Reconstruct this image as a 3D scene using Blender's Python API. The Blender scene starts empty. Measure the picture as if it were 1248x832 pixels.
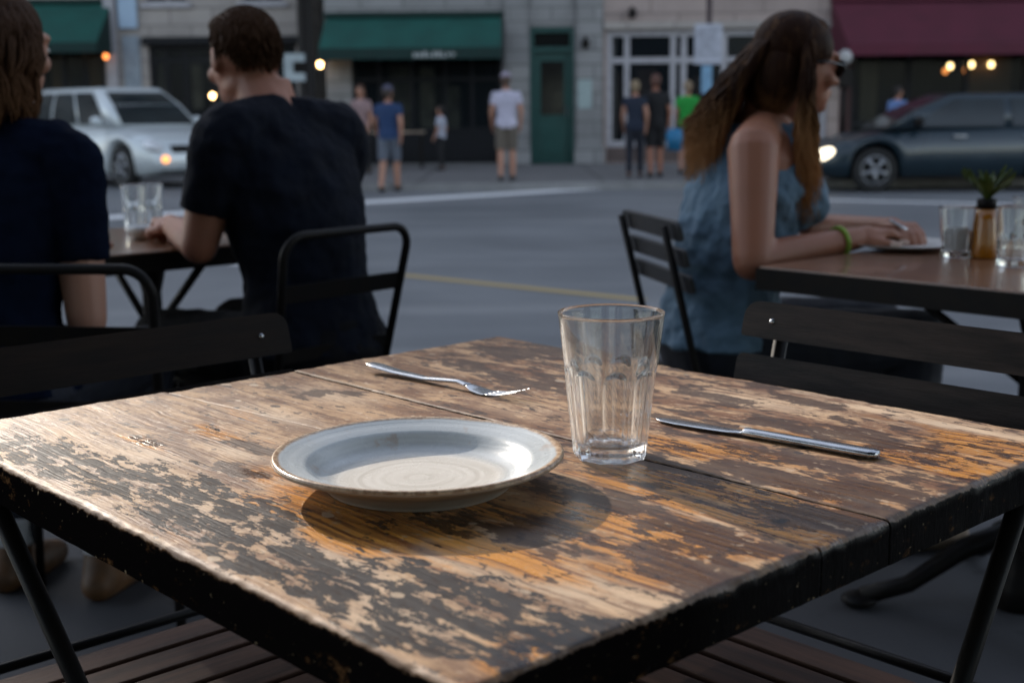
import bpy, bmesh, math, random
from mathutils import Vector, Matrix, noise, Euler
random.seed(11)
R = math.radians
C = bpy.context.scene.collection
sc = bpy.context.scene

# ------------------------------------------------------------------ camera geometry
F_PX, PITCH, ROLL, CAM_Z = 1557.187, R(10.0702), R(-0.4964), 1.07
def ray(px, py):
    X, Y = px-624, py-416
    cr, sr = math.cos(ROLL), math.sin(ROLL)
    x, y = X*cr+Y*sr, -X*sr+Y*cr
    c, s = math.cos(PITCH), math.sin(PITCH)
    return Vector((x/F_PX, c-(y/F_PX)*s, -s-(y/F_PX)*c))
def at(px, py, Y):
    d = ray(px, py); d = d*(Y/d.y); return Vector((d.x, d.y, d.z+CAM_Z))
def gnd(px, py, z=0.0):
    d = ray(px, py); t = (z-CAM_Z)/d.z; return Vector((d.x*t, d.y*t, z))

# ------------------------------------------------------------------ materials
def new_mat(name):
    m = bpy.data.materials.new(name); m.use_nodes = True
    nt = m.node_tree; nt.nodes.clear()
    out = nt.nodes.new('ShaderNodeOutputMaterial'); b = nt.nodes.new('ShaderNodeBsdfPrincipled')
    nt.links.new(b.outputs[0], out.inputs[0])
    return m, nt, b, out
def nd(nt, t, **kw):
    n = nt.nodes.new(t)
    for k, v in kw.items(): setattr(n, k, v)
    return n
def val(nt, sock, v):
    if hasattr(v, 'links') or hasattr(v, 'is_linked'): nt.links.new(v, sock)
    else: sock.default_value = v
def mth(nt, op, a, b=None, clamp=False):
    n = nd(nt, 'ShaderNodeMath', operation=op); n.use_clamp = clamp
    val(nt, n.inputs[0], a)
    if b is not None: val(nt, n.inputs[1], b)
    return n.outputs[0]
def mixc(nt, f, a, b, blend='MIX'):
    n = nd(nt, 'ShaderNodeMix', data_type='RGBA', blend_type=blend)
    val(nt, n.inputs[0], f)
    val(nt, n.inputs[6], a if not isinstance(a, tuple) else (*a[:3], 1)); val(nt, n.inputs[7], b if not isinstance(b, tuple) else (*b[:3], 1))
    return n.outputs[2]
def coords(nt, scale=(1,1,1), kind='Object', loc=(0,0,0), rot=(0,0,0)):
    tc = nd(nt, 'ShaderNodeTexCoord'); mp = nd(nt, 'ShaderNodeMapping')
    nt.links.new(tc.outputs[kind], mp.inputs[0])
    mp.inputs['Scale'].default_value = scale; mp.inputs['Location'].default_value = loc; mp.inputs['Rotation'].default_value = rot
    return mp.outputs[0]
def nz(nt, vec, scale, detail=4, rough=0.5, dist=0.0):
    n = nd(nt, 'ShaderNodeTexNoise'); nt.links.new(vec, n.inputs['Vector'])
    n.inputs['Scale'].default_value = scale; n.inputs['Detail'].default_value = detail
    n.inputs['Roughness'].default_value = rough; n.inputs['Distortion'].default_value = dist
    return n.outputs[0]
def sstep(nt, v, a, b):
    n = nd(nt, 'ShaderNodeMapRange', interpolation_type='SMOOTHSTEP')
    val(nt, n.inputs[0], v); n.inputs[1].default_value = a; n.inputs[2].default_value = b
    return n.outputs[0]
def bump(nt, b, h, strength=0.3, dist=0.01):
    n = nd(nt, 'ShaderNodeBump'); n.inputs['Strength'].default_value = strength; n.inputs['Distance'].default_value = dist
    nt.links.new(h, n.inputs['Height']); nt.links.new(n.outputs[0], b.inputs['Normal'])
def rgh(nt, b, v): val(nt, b.inputs['Roughness'], v)

def M(name, col, rough=0.6, metal=0.0, col2=None, scale=8, amt=0.5, bmp=0.15, bdist=0.003, stretch=(1,1,1), coat=0.0, spec=0.5, sheen=0.0):
    m, nt, b, out = new_mat(name)
    v = coords(nt, stretch)
    n1 = nz(nt, v, scale, 6, 0.6)
    col2 = col2 or tuple(c*0.6 for c in col)
    f = sstep(nt, n1, 0.5-0.5*amt-0.05, 0.5+0.5*(1-amt)+0.1)
    nt.links.new(mixc(nt, f, tuple(col2), tuple(col)), b.inputs['Base Color'])
    rgh(nt, b, mth(nt, 'ADD', mth(nt, 'MULTIPLY', n1, 0.2), rough-0.1))
    b.inputs['Metallic'].default_value = metal; b.inputs['Coat Weight'].default_value = coat
    b.inputs['Specular IOR Level'].default_value = spec; b.inputs['Sheen Weight'].default_value = sheen
    if bmp: bump(nt, b, nz(nt, v, scale*6, 4, 0.6), bmp, bdist)
    return m
def emis(name, col, s):
    m, nt, b, out = new_mat(name)
    b.inputs['Emission Color'].default_value = (*col, 1); b.inputs['Emission Strength'].default_value = s
    b.inputs['Base Color'].default_value = (*col, 1)
    return m
def pane_mat(name, tint=(0.02,0.025,0.03), rough=0.08, alpha=0.2):
    m, nt, b, out = new_mat(name)
    n = nz(nt, coords(nt), 1.5, 2)
    nt.links.new(mixc(nt, n, tint, tuple(c*2 for c in tint)), b.inputs['Base Color'])
    b.inputs['Roughness'].default_value = rough; b.inputs['Specular IOR Level'].default_value = .15
    tr = nd(nt, 'ShaderNodeBsdfTransparent'); tr.inputs[0].default_value = (0.8,0.85,0.85,1)
    mx = nd(nt, 'ShaderNodeMixShader'); mx.inputs[0].default_value = alpha
    nt.links.new(tr.outputs[0], mx.inputs[1]); nt.links.new(b.outputs[0], mx.inputs[2]); nt.links.new(mx.outputs[0], out.inputs[0])
    return m
def skin_mat(name, col):
    m, nt, b, out = new_mat(name)
    v = coords(nt)
    n1 = nz(nt, v, 9, 4); n2 = nz(nt, v, 60, 3)
    c = mixc(nt, n1, tuple(c*0.82 for c in col), (min(1,col[0]*1.15), col[1]*0.97, col[2]*0.92))
    nt.links.new(c, b.inputs['Base Color'])
    b.inputs['Subsurface Weight'].default_value = 0.12; b.inputs['Subsurface Radius'].default_value = (0.01,0.004,0.002)
    rgh(nt, b, 0.5); bump(nt, b, n2, 0.08, 0.001)
    return m
def hair_mat(name, dark, light, z0, z1):
    m, nt, b, out = new_mat(name)
    tc = nd(nt, 'ShaderNodeTexCoord'); sp = nd(nt, 'ShaderNodeSeparateXYZ'); nt.links.new(tc.outputs['Object'], sp.inputs[0])
    g = sstep(nt, sp.outputs[2], z0, z1)
    n = nz(nt, coords(nt, (60,60,6)), 1.0, 5, 0.6)
    g2 = mth(nt, 'ADD', g, mth(nt, 'MULTIPLY', mth(nt, 'SUBTRACT', n, 0.5), 0.9), True)
    c = mixc(nt, g2, light, dark)
    nt.links.new(mixc(nt, n, tuple([0.5]*3), tuple([1.15]*3)), (mx := nd(nt, 'ShaderNodeMix', data_type='RGBA', blend_type='MULTIPLY')).inputs[7])
    mx.inputs[0].default_value = 1.0; nt.links.new(c, mx.inputs[6]); nt.links.new(mx.outputs[2], b.inputs['Base Color'])
    b.inputs['Specular IOR Level'].default_value = 0.05; rgh(nt, b, 0.5); bump(nt, b, n, 0.6, 0.01)
    return m

# ------------------------------------------------------------------ mesh helpers
def finish(name, bm, mat, parent=None, smooth=False, recalc=True):
    if recalc: bmesh.ops.recalc_face_normals(bm, faces=bm.faces)
    me = bpy.data.meshes.new(name); bm.to_mesh(me); bm.free()
    if smooth:
        for p in me.polygons: p.use_smooth = True
    o = bpy.data.objects.new(name, me); C.objects.link(o)
    if mat:
        for k in (mat if isinstance(mat, list) else [mat]): me.materials.append(k)
    if parent: o.parent = parent
    return o
def box(bm, x0, x1, y0, y1, z0, z1, bev=0.0):
    v = [bm.verts.new(p) for p in ((x0,y0,z0),(x1,y0,z0),(x1,y1,z0),(x0,y1,z0),(x0,y0,z1),(x1,y0,z1),(x1,y1,z1),(x0,y1,z1))]
    fs = [bm.faces.new([v[i] for i in q]) for q in ((0,3,2,1),(4,5,6,7),(0,1,5,4),(1,2,6,5),(2,3,7,6),(3,0,4,7))]
    if bev:
        es = list({e for f in fs for e in f.edges})
        bmesh.ops.bevel(bm, geom=es, offset=bev, segments=2, profile=0.7, affect='EDGES')
def frame_of(d):
    d = d.normalized(); a = Vector((0,0,1)) if abs(d.z) < 0.95 else Vector((1,0,0))
    u = d.cross(a).normalized(); w = d.cross(u).normalized(); return u, w
def tube(bm, pts, r, n=8, cap=True, sq=None):
    pts = [Vector(p) for p in pts]; rs = r if isinstance(r, (list, tuple)) else [r]*len(pts)
    rings = []; u = w = None
    for i, p in enumerate(pts):
        d = (pts[min(i+1, len(pts)-1)]-pts[max(i-1, 0)])
        if u is None: u, w = frame_of(d)
        else:
            dn = d.normalized(); u = (u-dn*u.dot(dn)).normalized(); w = dn.cross(u).normalized()
        rings.append([bm.verts.new(p+(u*math.cos(a)*(sq or 1)+w*math.sin(a))*rs[i]) for a in [2*math.pi*k/n for k in range(n)]])
    for a, b in zip(rings, rings[1:]):
        for k in range(n): bm.faces.new((a[k], a[(k+1)%n], b[(k+1)%n], b[k]))
    if cap:
        bm.faces.new(rings[0][::-1]); bm.faces.new(rings[-1])
def lathe(bm, prof, n=64, c=(0,0,0), closed_ends=True):
    c = Vector(c); rings = []
    for r, z in prof:
        if r < 1e-6: rings.append([bm.verts.new(c+Vector((0,0,z)))])
        else: rings.append([bm.verts.new(c+Vector((r*math.cos(2*math.pi*k/n), r*math.sin(2*math.pi*k/n), z))) for k in range(n)])
    for a, b in zip(rings, rings[1:]):
        for k in range(n):
            k2 = (k+1) % n
            if len(a) == 1 and len(b) == 1: continue
            if len(a) == 1: bm.faces.new((a[0], b[k2], b[k]))
            elif len(b) == 1: bm.faces.new((a[k], a[k2], b[0]))
            else: bm.faces.new((a[k], a[k2], b[k2], b[k]))
def loft(bm, rings_pts, cap=True):
    rings = [[bm.verts.new(p) for p in r] for r in rings_pts]; n = len(rings[0])
    for a, b in zip(rings, rings[1:]):
        for k in range(n): bm.faces.new((a[k], a[(k+1)%n], b[(k+1)%n], b[k]))
    if cap: bm.faces.new(rings[0][::-1]); bm.faces.new(rings[-1])
def ellipsoid(bm, c, r, rot=None, seg=20, ring=12):
    mat = Matrix.Translation(c) @ (rot.to_matrix().to_4x4() if rot else Matrix()) @ Matrix.Diagonal((r[0], r[1], r[2], 1))
    bmesh.ops.create_uvsphere(bm, u_segments=seg, v_segments=ring, radius=1, matrix=mat)
def poly_prism(bm, pts2, z0, z1, mapf=lambda x, y, z: (x, y, z)):
    a = [bm.verts.new(mapf(x, y, z0)) for x, y in pts2]; b = [bm.verts.new(mapf(x, y, z1)) for x, y in pts2]
    n = len(a)
    for k in range(n): bm.faces.new((a[k], a[(k+1)%n], b[(k+1)%n], b[k]))
    bm.faces.new(a[::-1]); bm.faces.new(b)

def thing(name, label, cat, loc=(0,0,0), rotz=0, group=None):
    o = bpy.data.objects.new(name, None); C.objects.link(o)
    o.empty_display_size = 0.1
    o.location = loc; o.rotation_euler = (0,0,rotz); o['label'] = label; o['category'] = cat
    if group: o['group'] = group
    return o
def tag(o, label, cat, group=None):
    o['label'] = label; o['category'] = cat
    if group: o['group'] = group
    return o
def struct(o, kind='structure'):
    o['kind'] = kind; return o
def dup(root, loc, rotz, label, group=None):
    r = root.copy(); C.objects.link(r); r.location = loc; r.rotation_euler = (0,0,rotz); r['label'] = label
    if group: r['group'] = group
    for ch in list(root.children):
        c = ch.copy(); C.objects.link(c); c.parent = r
        for g in list(ch.children):
            d = g.copy(); C.objects.link(d); d.parent = c
    return r

# ------------------------------------------------------------------ shared materials
black_metal = M('black painted metal', (0.008,0.008,0.009), 0.42, 0.0, (0.014,0.011,0.009), 30, 0.5, 0.12, 0.001, spec=.12)
dark_wood = M('dark stained slat', (0.024,0.015,0.011), 0.5, 0, (0.007,0.005,0.005), 5, 0.5, 0.3, 0.002, (1.5,14,14), spec=.1)
mid_wood = M('dark worn slat', (0.050,0.036,0.030), 0.5, 0, (0.010,0.008,0.007), 7, 0.5, 0.35, 0.002, (1.5,14,14), spec=.15)
seat_wood = M('brown weathered slat', (0.12,0.062,0.042), 0.55, 0, (0.036,0.018,0.013), 6, 0.5, 0.35, 0.002, (1.2,14,14), spec=.15)
steel = M('brushed cutlery steel', (0.55,0.56,0.58), 0.27, 1.0, (0.4,0.41,0.43), 60, 0.5, 0.05, 0.0004, (1,10,10))
white_ceramic = M('white ceramic', (0.7,0.7,0.68), 0.25, 0, (0.6,0.6,0.58), 10, 0.5, 0)

# ------------------------------------------------------------------ world, sun
SUN_EL, SUN_AZ = R(24.5), R(-33)          # azimuth from +Y (street side), negative = left
w = bpy.data.worlds.new("World"); sc.world = w; w.use_nodes = True
nt = w.node_tree; bg = nt.nodes['Background']
sky = nt.nodes.new('ShaderNodeTexSky'); sky.sky_type = 'NISHITA'; sky.sun_disc = False
sky.sun_elevation = SUN_EL; sky.sun_rotation = SUN_AZ; sky.air_density = 1.0; sky.dust_density = 0.6; sky.ozone_density = 1.5
hs = nt.nodes.new('ShaderNodeHueSaturation'); hs.inputs['Saturation'].default_value = 0.54; hs.inputs['Value'].default_value = 2.15
nt.links.new(sky.outputs[0], hs.inputs['Color']); nt.links.new(hs.outputs[0], bg.inputs[0]); bg.inputs[1].default_value = 0.15
sd = bpy.data.lights.new('sun', 'SUN'); sd.energy = 5.0; sd.angle = R(0.45); sd.color = (1.0, 0.90, 0.78)
sd.cycles.is_caustics_light = True
so = bpy.data.objects.new('sun', sd); C.objects.link(so)
sdir = Vector((math.sin(SUN_AZ)*math.cos(SUN_EL), math.cos(SUN_AZ)*math.cos(SUN_EL), math.sin(SUN_EL)))
so.rotation_euler = sdir.to_track_quat('Z', 'Y').to_euler()
so.location = (-15, 20, 15)

# ------------------------------------------------------------------ ground
def asphalt():
    m, nt, b, out = new_mat('worn asphalt')
    v = coords(nt)
    big = nz(nt, v, 0.35, 5, 0.6, 0.4); streak = nz(nt, coords(nt, (0.15,1.2,1)), 1.0, 4, 0.6); fine = nz(nt, v, 90, 3, 0.7)
    c = mixc(nt, sstep(nt, big, 0.35, 0.7), (0.12,0.128,0.138), (0.185,0.193,0.203))
    c = mixc(nt, sstep(nt, streak, 0.5, 0.72), c, (0.23,0.235,0.24))
    c = mixc(nt, sstep(nt, fine, 0.55, 0.8), c, (0.16,0.16,0.16))
    nt.links.new(c, b.inputs['Base Color']); rgh(nt, b, mth(nt, 'ADD', mth(nt, 'MULTIPLY', big, 0.3), 0.45)); bump(nt, b, fine, 0.4, 0.004)
    return m
def concrete(name, col, joint=None, scale=1.0):
    m, nt, b, out = new_mat(name)
    v = coords(nt); big = nz(nt, v, 1.1*scale, 6, 0.65); fine = nz(nt, v, 70, 4, 0.7)
    c = mixc(nt, big, tuple(x*0.55 for x in col), tuple(x*1.15 for x in col))
    c = mixc(nt, sstep(nt, fine, 0.6, 0.8), c, tuple(x*0.5 for x in col))
    st = nz(nt, v, 5, 3, 0.6); c = mixc(nt, sstep(nt, st, 0.66, 0.72), c, tuple(x*0.45 for x in col))
    if joint:
        br = nd(nt, 'ShaderNodeTexBrick'); nt.links.new(coords(nt, (1/joint,)*3), br.inputs['Vector'])
        br.offset = 0.0; br.inputs['Scale'].default_value = 1; br.inputs['Mortar Size'].default_value = 0.012
        br.inputs['Brick Width'].default_value = 1; br.inputs['Row Height'].default_value = 1
        br.inputs['Color1'].default_value = br.inputs['Color2'].default_value = (1,1,1,1); br.inputs['Mortar'].default_value = (0.25,0.25,0.25,1)
        c = mixc(nt, 1.0, c, br.outputs[0], 'MULTIPLY')
    nt.links.new(c, b.inputs['Base Color']); rgh(nt, b, 0.75); bump(nt, b, fine, 0.35, 0.003)
    return m
ROAD_Z = -0.12
def sheet(name, pts, z, mat):
    bm = bmesh.new(); bm.faces.new([bm.verts.new((x, y, z)) for x, y in pts]); o = finish(name, bm, mat); struct(o); return o
asph = asphalt()
sheet('road', [(-400,-400),(400,-400),(400,600),(-400,600)], ROAD_Z, asph)
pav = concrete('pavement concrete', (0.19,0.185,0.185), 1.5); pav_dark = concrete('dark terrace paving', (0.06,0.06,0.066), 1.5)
def slab(name, pts, mat):
    bm = bmesh.new(); poly_prism(bm, pts, ROAD_Z-0.1, 0.0); struct(finish(name, bm, mat))
kerb_m = concrete('kerb stone', (0.26,0.26,0.26), None, 3)
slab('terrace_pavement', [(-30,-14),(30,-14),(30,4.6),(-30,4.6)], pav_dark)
slab('kerb', [(-30,4.604),(30,4.604),(30,4.75),(-30,4.75)], kerb_m)
slab('far_pavement', [(-4.6,20.6),(60,20.6),(60,40),(-4.6,40)], pav)
slab('kerb', [(-4.75,20.44),(60,20.44),(60,20.596),(-4.75,20.596)], kerb_m)
slab('side_pavement', [(-60,28.4),(-4.604,28.4),(-4.604,45),(-60,45)], pav)
slab('kerb', [(-60,28.24),(-4.76,28.24),(-4.76,28.396),(-60,28.396)], kerb_m)
def paint(name, col):
    m, nt, b, out = new_mat(name); v = coords(nt)
    n = nz(nt, v, 12, 6, 0.7); c = mixc(nt, sstep(nt, n, 0.22, 0.42), (0.2,0.2,0.205), col)
    nt.links.new(c, b.inputs['Base Color']); rgh(nt, b, 0.6); return m
wp = paint('worn white road paint', (0.8,0.8,0.8)); yp = paint('worn yellow road paint', (0.42,0.31,0.13))
def stripe(name, a, b_, wd, mat):
    d = Vector((b_[0]-a[0], b_[1]-a[1])).normalized(); n = Vector((-d.y, d.x))*wd/2
    sheet(name, [(a[0]-n.x,a[1]-n.y),(b_[0]-n.x,b_[1]-n.y),(b_[0]+n.x,b_[1]+n.y),(a[0]+n.x,a[1]+n.y)], ROAD_Z+0.004, mat)
g1 = gnd(440, 247, ROAD_Z); g2 = gnd(775, 227, ROAD_Z); d = g2-g1
stripe('road_marking', (g1-d*1.5), (g2+d*0.1), 0.55, wp)
g1 = gnd(475, 334, ROAD_Z); g2 = gnd(785, 366, ROAD_Z)
stripe('road_marking', g1, g2, 0.12, yp)
g1 = gnd(130, 312, ROAD_Z); g2 = gnd(330, 322, ROAD_Z)
stripe('road_marking', g1-(g2-g1)*2, g2, 0.35, wp)
g1 = gnd(960, 243, ROAD_Z); g2 = gnd(1248, 250, ROAD_Z)
stripe('road_marking', g1-(g2-g1)*.35, g2+(g2-g1)*4, 0.25, wp)

# ------------------------------------------------------------------ the worn table
TC = Vector((-0.02429, 1.26140, 0)); TYAW = -R(47.153); TU, TV = 0.857895, 0.809534
tu = Vector((math.cos(TYAW), math.sin(TYAW), 0)); tv = Vector((-math.sin(TYAW), math.cos(TYAW), 0))
def t_uv(px, py, z=0.75):
    p = gnd(px, py, z)-TC; return p.dot(tu), p.dot(tv)

def table_wood():
    m, nt, b, out = new_mat('worn painted table wood')
    at_ = nd(nt, 'ShaderNodeAttribute', attribute_name='wear'); sp = nd(nt, 'ShaderNodeSeparateColor'); nt.links.new(at_.outputs['Color'], sp.inputs[0])
    aD, aO, aP = sp.outputs[0], sp.outputs[1], sp.outputs[2]; aB = at_.outputs['Alpha']
    v = coords(nt)
    warp = nd(nt, 'ShaderNodeTexNoise'); nt.links.new(v, warp.inputs['Vector']); warp.inputs['Scale'].default_value = 7; warp.inputs['Detail'].default_value = 3
    wv = nd(nt, 'ShaderNodeVectorMath', operation='MULTIPLY_ADD'); nt.links.new(warp.outputs['Color'], wv.inputs[0])
    wv.inputs[1].default_value = (0.05,0.022,0.0); nt.links.new(v, wv.inputs[2]); v2 = wv.outputs[0]
    def mp(vec, s, l=(0,0,0)):
        n = nd(nt, 'ShaderNodeMapping'); nt.links.new(vec, n.inputs[0]); n.inputs['Scale'].default_value = s; n.inputs['Location'].default_value = l; return n.outputs[0]
    grain = nz(nt, mp(v2, (5,150,40)), 1.0, 6, 0.65)
    grain2 = nz(nt, mp(v2, (9,420,60)), 1.0, 3, 0.6)
    cloud = nz(nt, mp(v2, (8,22,8)), 1.0, 9, 0.70)
    cloud2 = nz(nt, mp(v2, (7,30,8), (3,5,1)), 1.0, 8, 0.66)
    flake = nz(nt, mp(v2, (38,105,40)), 1.0, 8, 0.72, 0.4)
    # bare wood
    c = mixc(nt, sstep(nt, cloud, 0.42, 0.58), (0.20,0.085,0.032), (0.58,0.36,0.19))
    c = mixc(nt, mth(nt, 'MULTIPLY', aP, 0.8), c, (0.84,0.65,0.46))
    c = mixc(nt, sstep(nt, grain, 0.53, 0.66), c, mixc(nt, 1.0, c, (0.42,0.34,0.30), 'MULTIPLY'))
    c = mixc(nt, sstep(nt, grain2, 0.62, 0.72), c, mixc(nt, 1.0, c, (0.35,0.30,0.28), 'MULTIPLY'))
    brn = sstep(nt, mth(nt, 'ADD', cloud2, mth(nt, 'MULTIPLY', mth(nt, 'SUBTRACT', flake, 0.5), 0.5)), 0.47, 0.62)
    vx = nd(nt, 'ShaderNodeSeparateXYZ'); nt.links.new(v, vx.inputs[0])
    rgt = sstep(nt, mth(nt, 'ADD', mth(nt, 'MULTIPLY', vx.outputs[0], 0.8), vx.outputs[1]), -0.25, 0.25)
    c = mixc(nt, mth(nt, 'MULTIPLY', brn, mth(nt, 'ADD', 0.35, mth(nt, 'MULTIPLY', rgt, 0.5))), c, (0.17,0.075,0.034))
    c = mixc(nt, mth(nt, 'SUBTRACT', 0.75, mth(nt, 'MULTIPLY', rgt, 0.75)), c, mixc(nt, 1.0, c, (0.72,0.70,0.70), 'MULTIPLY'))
    # orange varnish left in patches
    o_in = mth(nt, 'ADD', mth(nt, 'MULTIPLY', aO, 0.62), mth(nt, 'MULTIPLY', mth(nt, 'SUBTRACT', cloud2, 0.42), 1.1))
    oM = sstep(nt, o_in, 0.16, 0.42)
    oc = mixc(nt, sstep(nt, grain, 0.42, 0.6), (0.78,0.34,0.06), (0.19,0.06,0.015))
    c = mixc(nt, mth(nt, 'MULTIPLY', oM, 0.88), c, oc)
    # dark brown old stain, bleeding along the grain
    st = nz(nt, mp(v2, (24,50,20), (7,2,0)), 1.0, 10, 0.70)
    b_in = mth(nt, 'ADD', mth(nt, 'ADD', mth(nt, 'MULTIPLY', aB, 0.45), mth(nt, 'SUBTRACT', mth(nt, 'MULTIPLY', rgt, 0.175), -0.015)), mth(nt, 'MULTIPLY', mth(nt, 'SUBTRACT', st, 0.5), 1.5))
    b_in = mth(nt, 'SUBTRACT', b_in, mth(nt, 'MULTIPLY', aP, 0.16))
    b_in = mth(nt, 'ADD', b_in, mth(nt, 'MULTIPLY', mth(nt, 'SUBTRACT', grain, 0.5), 0.25))
    bM = sstep(nt, b_in, 0.19, 0.245)
    c = mixc(nt, mth(nt, 'MULTIPLY', bM, 0.86), c, mixc(nt, cloud2, (0.022,0.010,0.006), (0.085,0.038,0.018)))
    # slate black paint remains with crisp flaked edges
    fl = mth(nt, 'ADD', mth(nt, 'MULTIPLY', mth(nt, 'SUBTRACT', st, 0.5), 2.2), mth(nt, 'MULTIPLY', mth(nt, 'SUBTRACT', flake, 0.5), 1.5))
    fl = mth(nt, 'ADD', fl, mth(nt, 'MULTIPLY', mth(nt, 'SUBTRACT', grain, 0.5), 0.5))
    d_in = mth(nt, 'ADD', aD, fl)
    dM = sstep(nt, d_in, 0.50, 0.54)
    dc = mixc(nt, flake, (0.010,0.011,0.014), (0.034,0.036,0.044))
    c = mixc(nt, mth(nt, 'MULTIPLY', dM, 0.95), c, dc)
    spk = nz(nt, mp(v2, (70,120,60), (1,9,2)), 1.0, 6, 0.68)
    sM = sstep(nt, mth(nt, 'ADD', spk, mth(nt, 'MULTIPLY', mth(nt, 'SUBTRACT', st, 0.5), 0.7)), 0.60, 0.63)
    c = mixc(nt, mth(nt, 'MULTIPLY', sM, 0.85), c, (0.035,0.018,0.012))
    sP = sstep(nt, mth(nt, 'SUBTRACT', spk, mth(nt, 'MULTIPLY', mth(nt, 'SUBTRACT', st, 0.5), 0.9)), 0.64, 0.67)
    c = mixc(nt, mth(nt, 'MULTIPLY', sP, 0.6), c, (0.62,0.46,0.31))
    # droplets of pale and black paint
    vo = nd(nt, 'ShaderNodeTexVoronoi'); nt.links.new(mp(v2, (1,1.5,1)), vo.inputs['Vector']); vo.inputs['Scale'].default_value = 38; vo.inputs['Randomness'].default_value = 1
    spc = nd(nt, 'ShaderNodeSeparateColor'); nt.links.new(vo.outputs['Color'], spc.inputs[0])
    rad = mth(nt, 'MULTIPLY', mth(nt, 'SUBTRACT', spc.outputs[0], 0.62), 0.9)
    dr = mth(nt, 'LESS_THAN', vo.outputs['Distance'], mth(nt, 'ADD', rad, mth(nt, 'MULTIPLY', mth(nt, 'SUBTRACT', flake, 0.5), 0.25)))
    isblack = mth(nt, 'GREATER_THAN', spc.outputs[1], 0.45)
    drc = mixc(nt, isblack, (0.50,0.38,0.27), (0.03,0.02,0.018))
    gate = sstep(nt, mth(nt, 'ADD', mth(nt, 'MULTIPLY', aD, 0.3), nz(nt, mp(v, (4,4,4)), 1.0, 2)), 0.52, 0.60)
    c = mixc(nt, mth(nt, 'MULTIPLY', mth(nt, 'MULTIPLY', dr, gate), 0.9), c, drc)
    # sides: old black paint, chipped
    geo = nd(nt, 'ShaderNodeNewGeometry'); sg = nd(nt, 'ShaderNodeSeparateXYZ'); nt.links.new(geo.outputs['Normal'], sg.inputs[0])
    side = sstep(nt, mth(nt, 'ADD', sg.outputs[2], mth(nt, 'MULTIPLY', mth(nt, 'SUBTRACT', flake, 0.5), 1.1)), 0.62, 0.40)
    chip = nz(nt, mp(v, (30,30,60)), 1.0, 8, 0.72)
    sc_ = mixc(nt, sstep(nt, chip, 0.58, 0.70), (0.006,0.005,0.005), (0.15,0.075,0.032))
    sc_ = mixc(nt, sstep(nt, nz(nt, mp(v, (170,170,200)), 1.0, 3), 0.68, 0.76), sc_, (0.35,0.26,0.16))
    c = mixc(nt, mth(nt, 'MULTIPLY', sstep(nt, sg.outputs[2], 0.96, 0.80), 0.75), c, mixc(nt, chip, (0.10,0.05,0.025), (0.30,0.18,0.10)))
    c = mixc(nt, side, c, sc_)
    nt.links.new(c, b.inputs['Base Color'])
    r = mth(nt, 'ADD', 0.47, mth(nt, 'MULTIPLY', mth(nt, 'SUBTRACT', cloud, 0.5), 0.35))
    r = mth(nt, 'SUBTRACT', r, mth(nt, 'MULTIPLY', oM, 0.22)); r = mth(nt, 'SUBTRACT', r, mth(nt, 'MULTIPLY', bM, 0.06))
    r = mth(nt, 'ADD', r, mth(nt, 'MULTIPLY', grain, 0.10)); rgh(nt, b, r)
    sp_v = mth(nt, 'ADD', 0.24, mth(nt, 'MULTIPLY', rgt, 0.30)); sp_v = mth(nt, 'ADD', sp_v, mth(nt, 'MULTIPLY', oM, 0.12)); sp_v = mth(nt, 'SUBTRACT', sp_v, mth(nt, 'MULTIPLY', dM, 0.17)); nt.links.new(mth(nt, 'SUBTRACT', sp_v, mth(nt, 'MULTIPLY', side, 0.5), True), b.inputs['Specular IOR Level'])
    h = mth(nt, 'ADD', mth(nt, 'MULTIPLY', grain, 0.6), mth(nt, 'MULTIPLY', flake, 0.25))
    h = mth(nt, 'ADD', h, mth(nt, 'MULTIPLY', dM, 0.30)); h = mth(nt, 'ADD', h, mth(nt, 'MULTIPLY', grain2, 0.35)); h = mth(nt, 'ADD', h, mth(nt, 'MULTIPLY', cloud, 0.9))
    bump(nt, b, h, 0.8, 0.0018)
    return m

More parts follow.
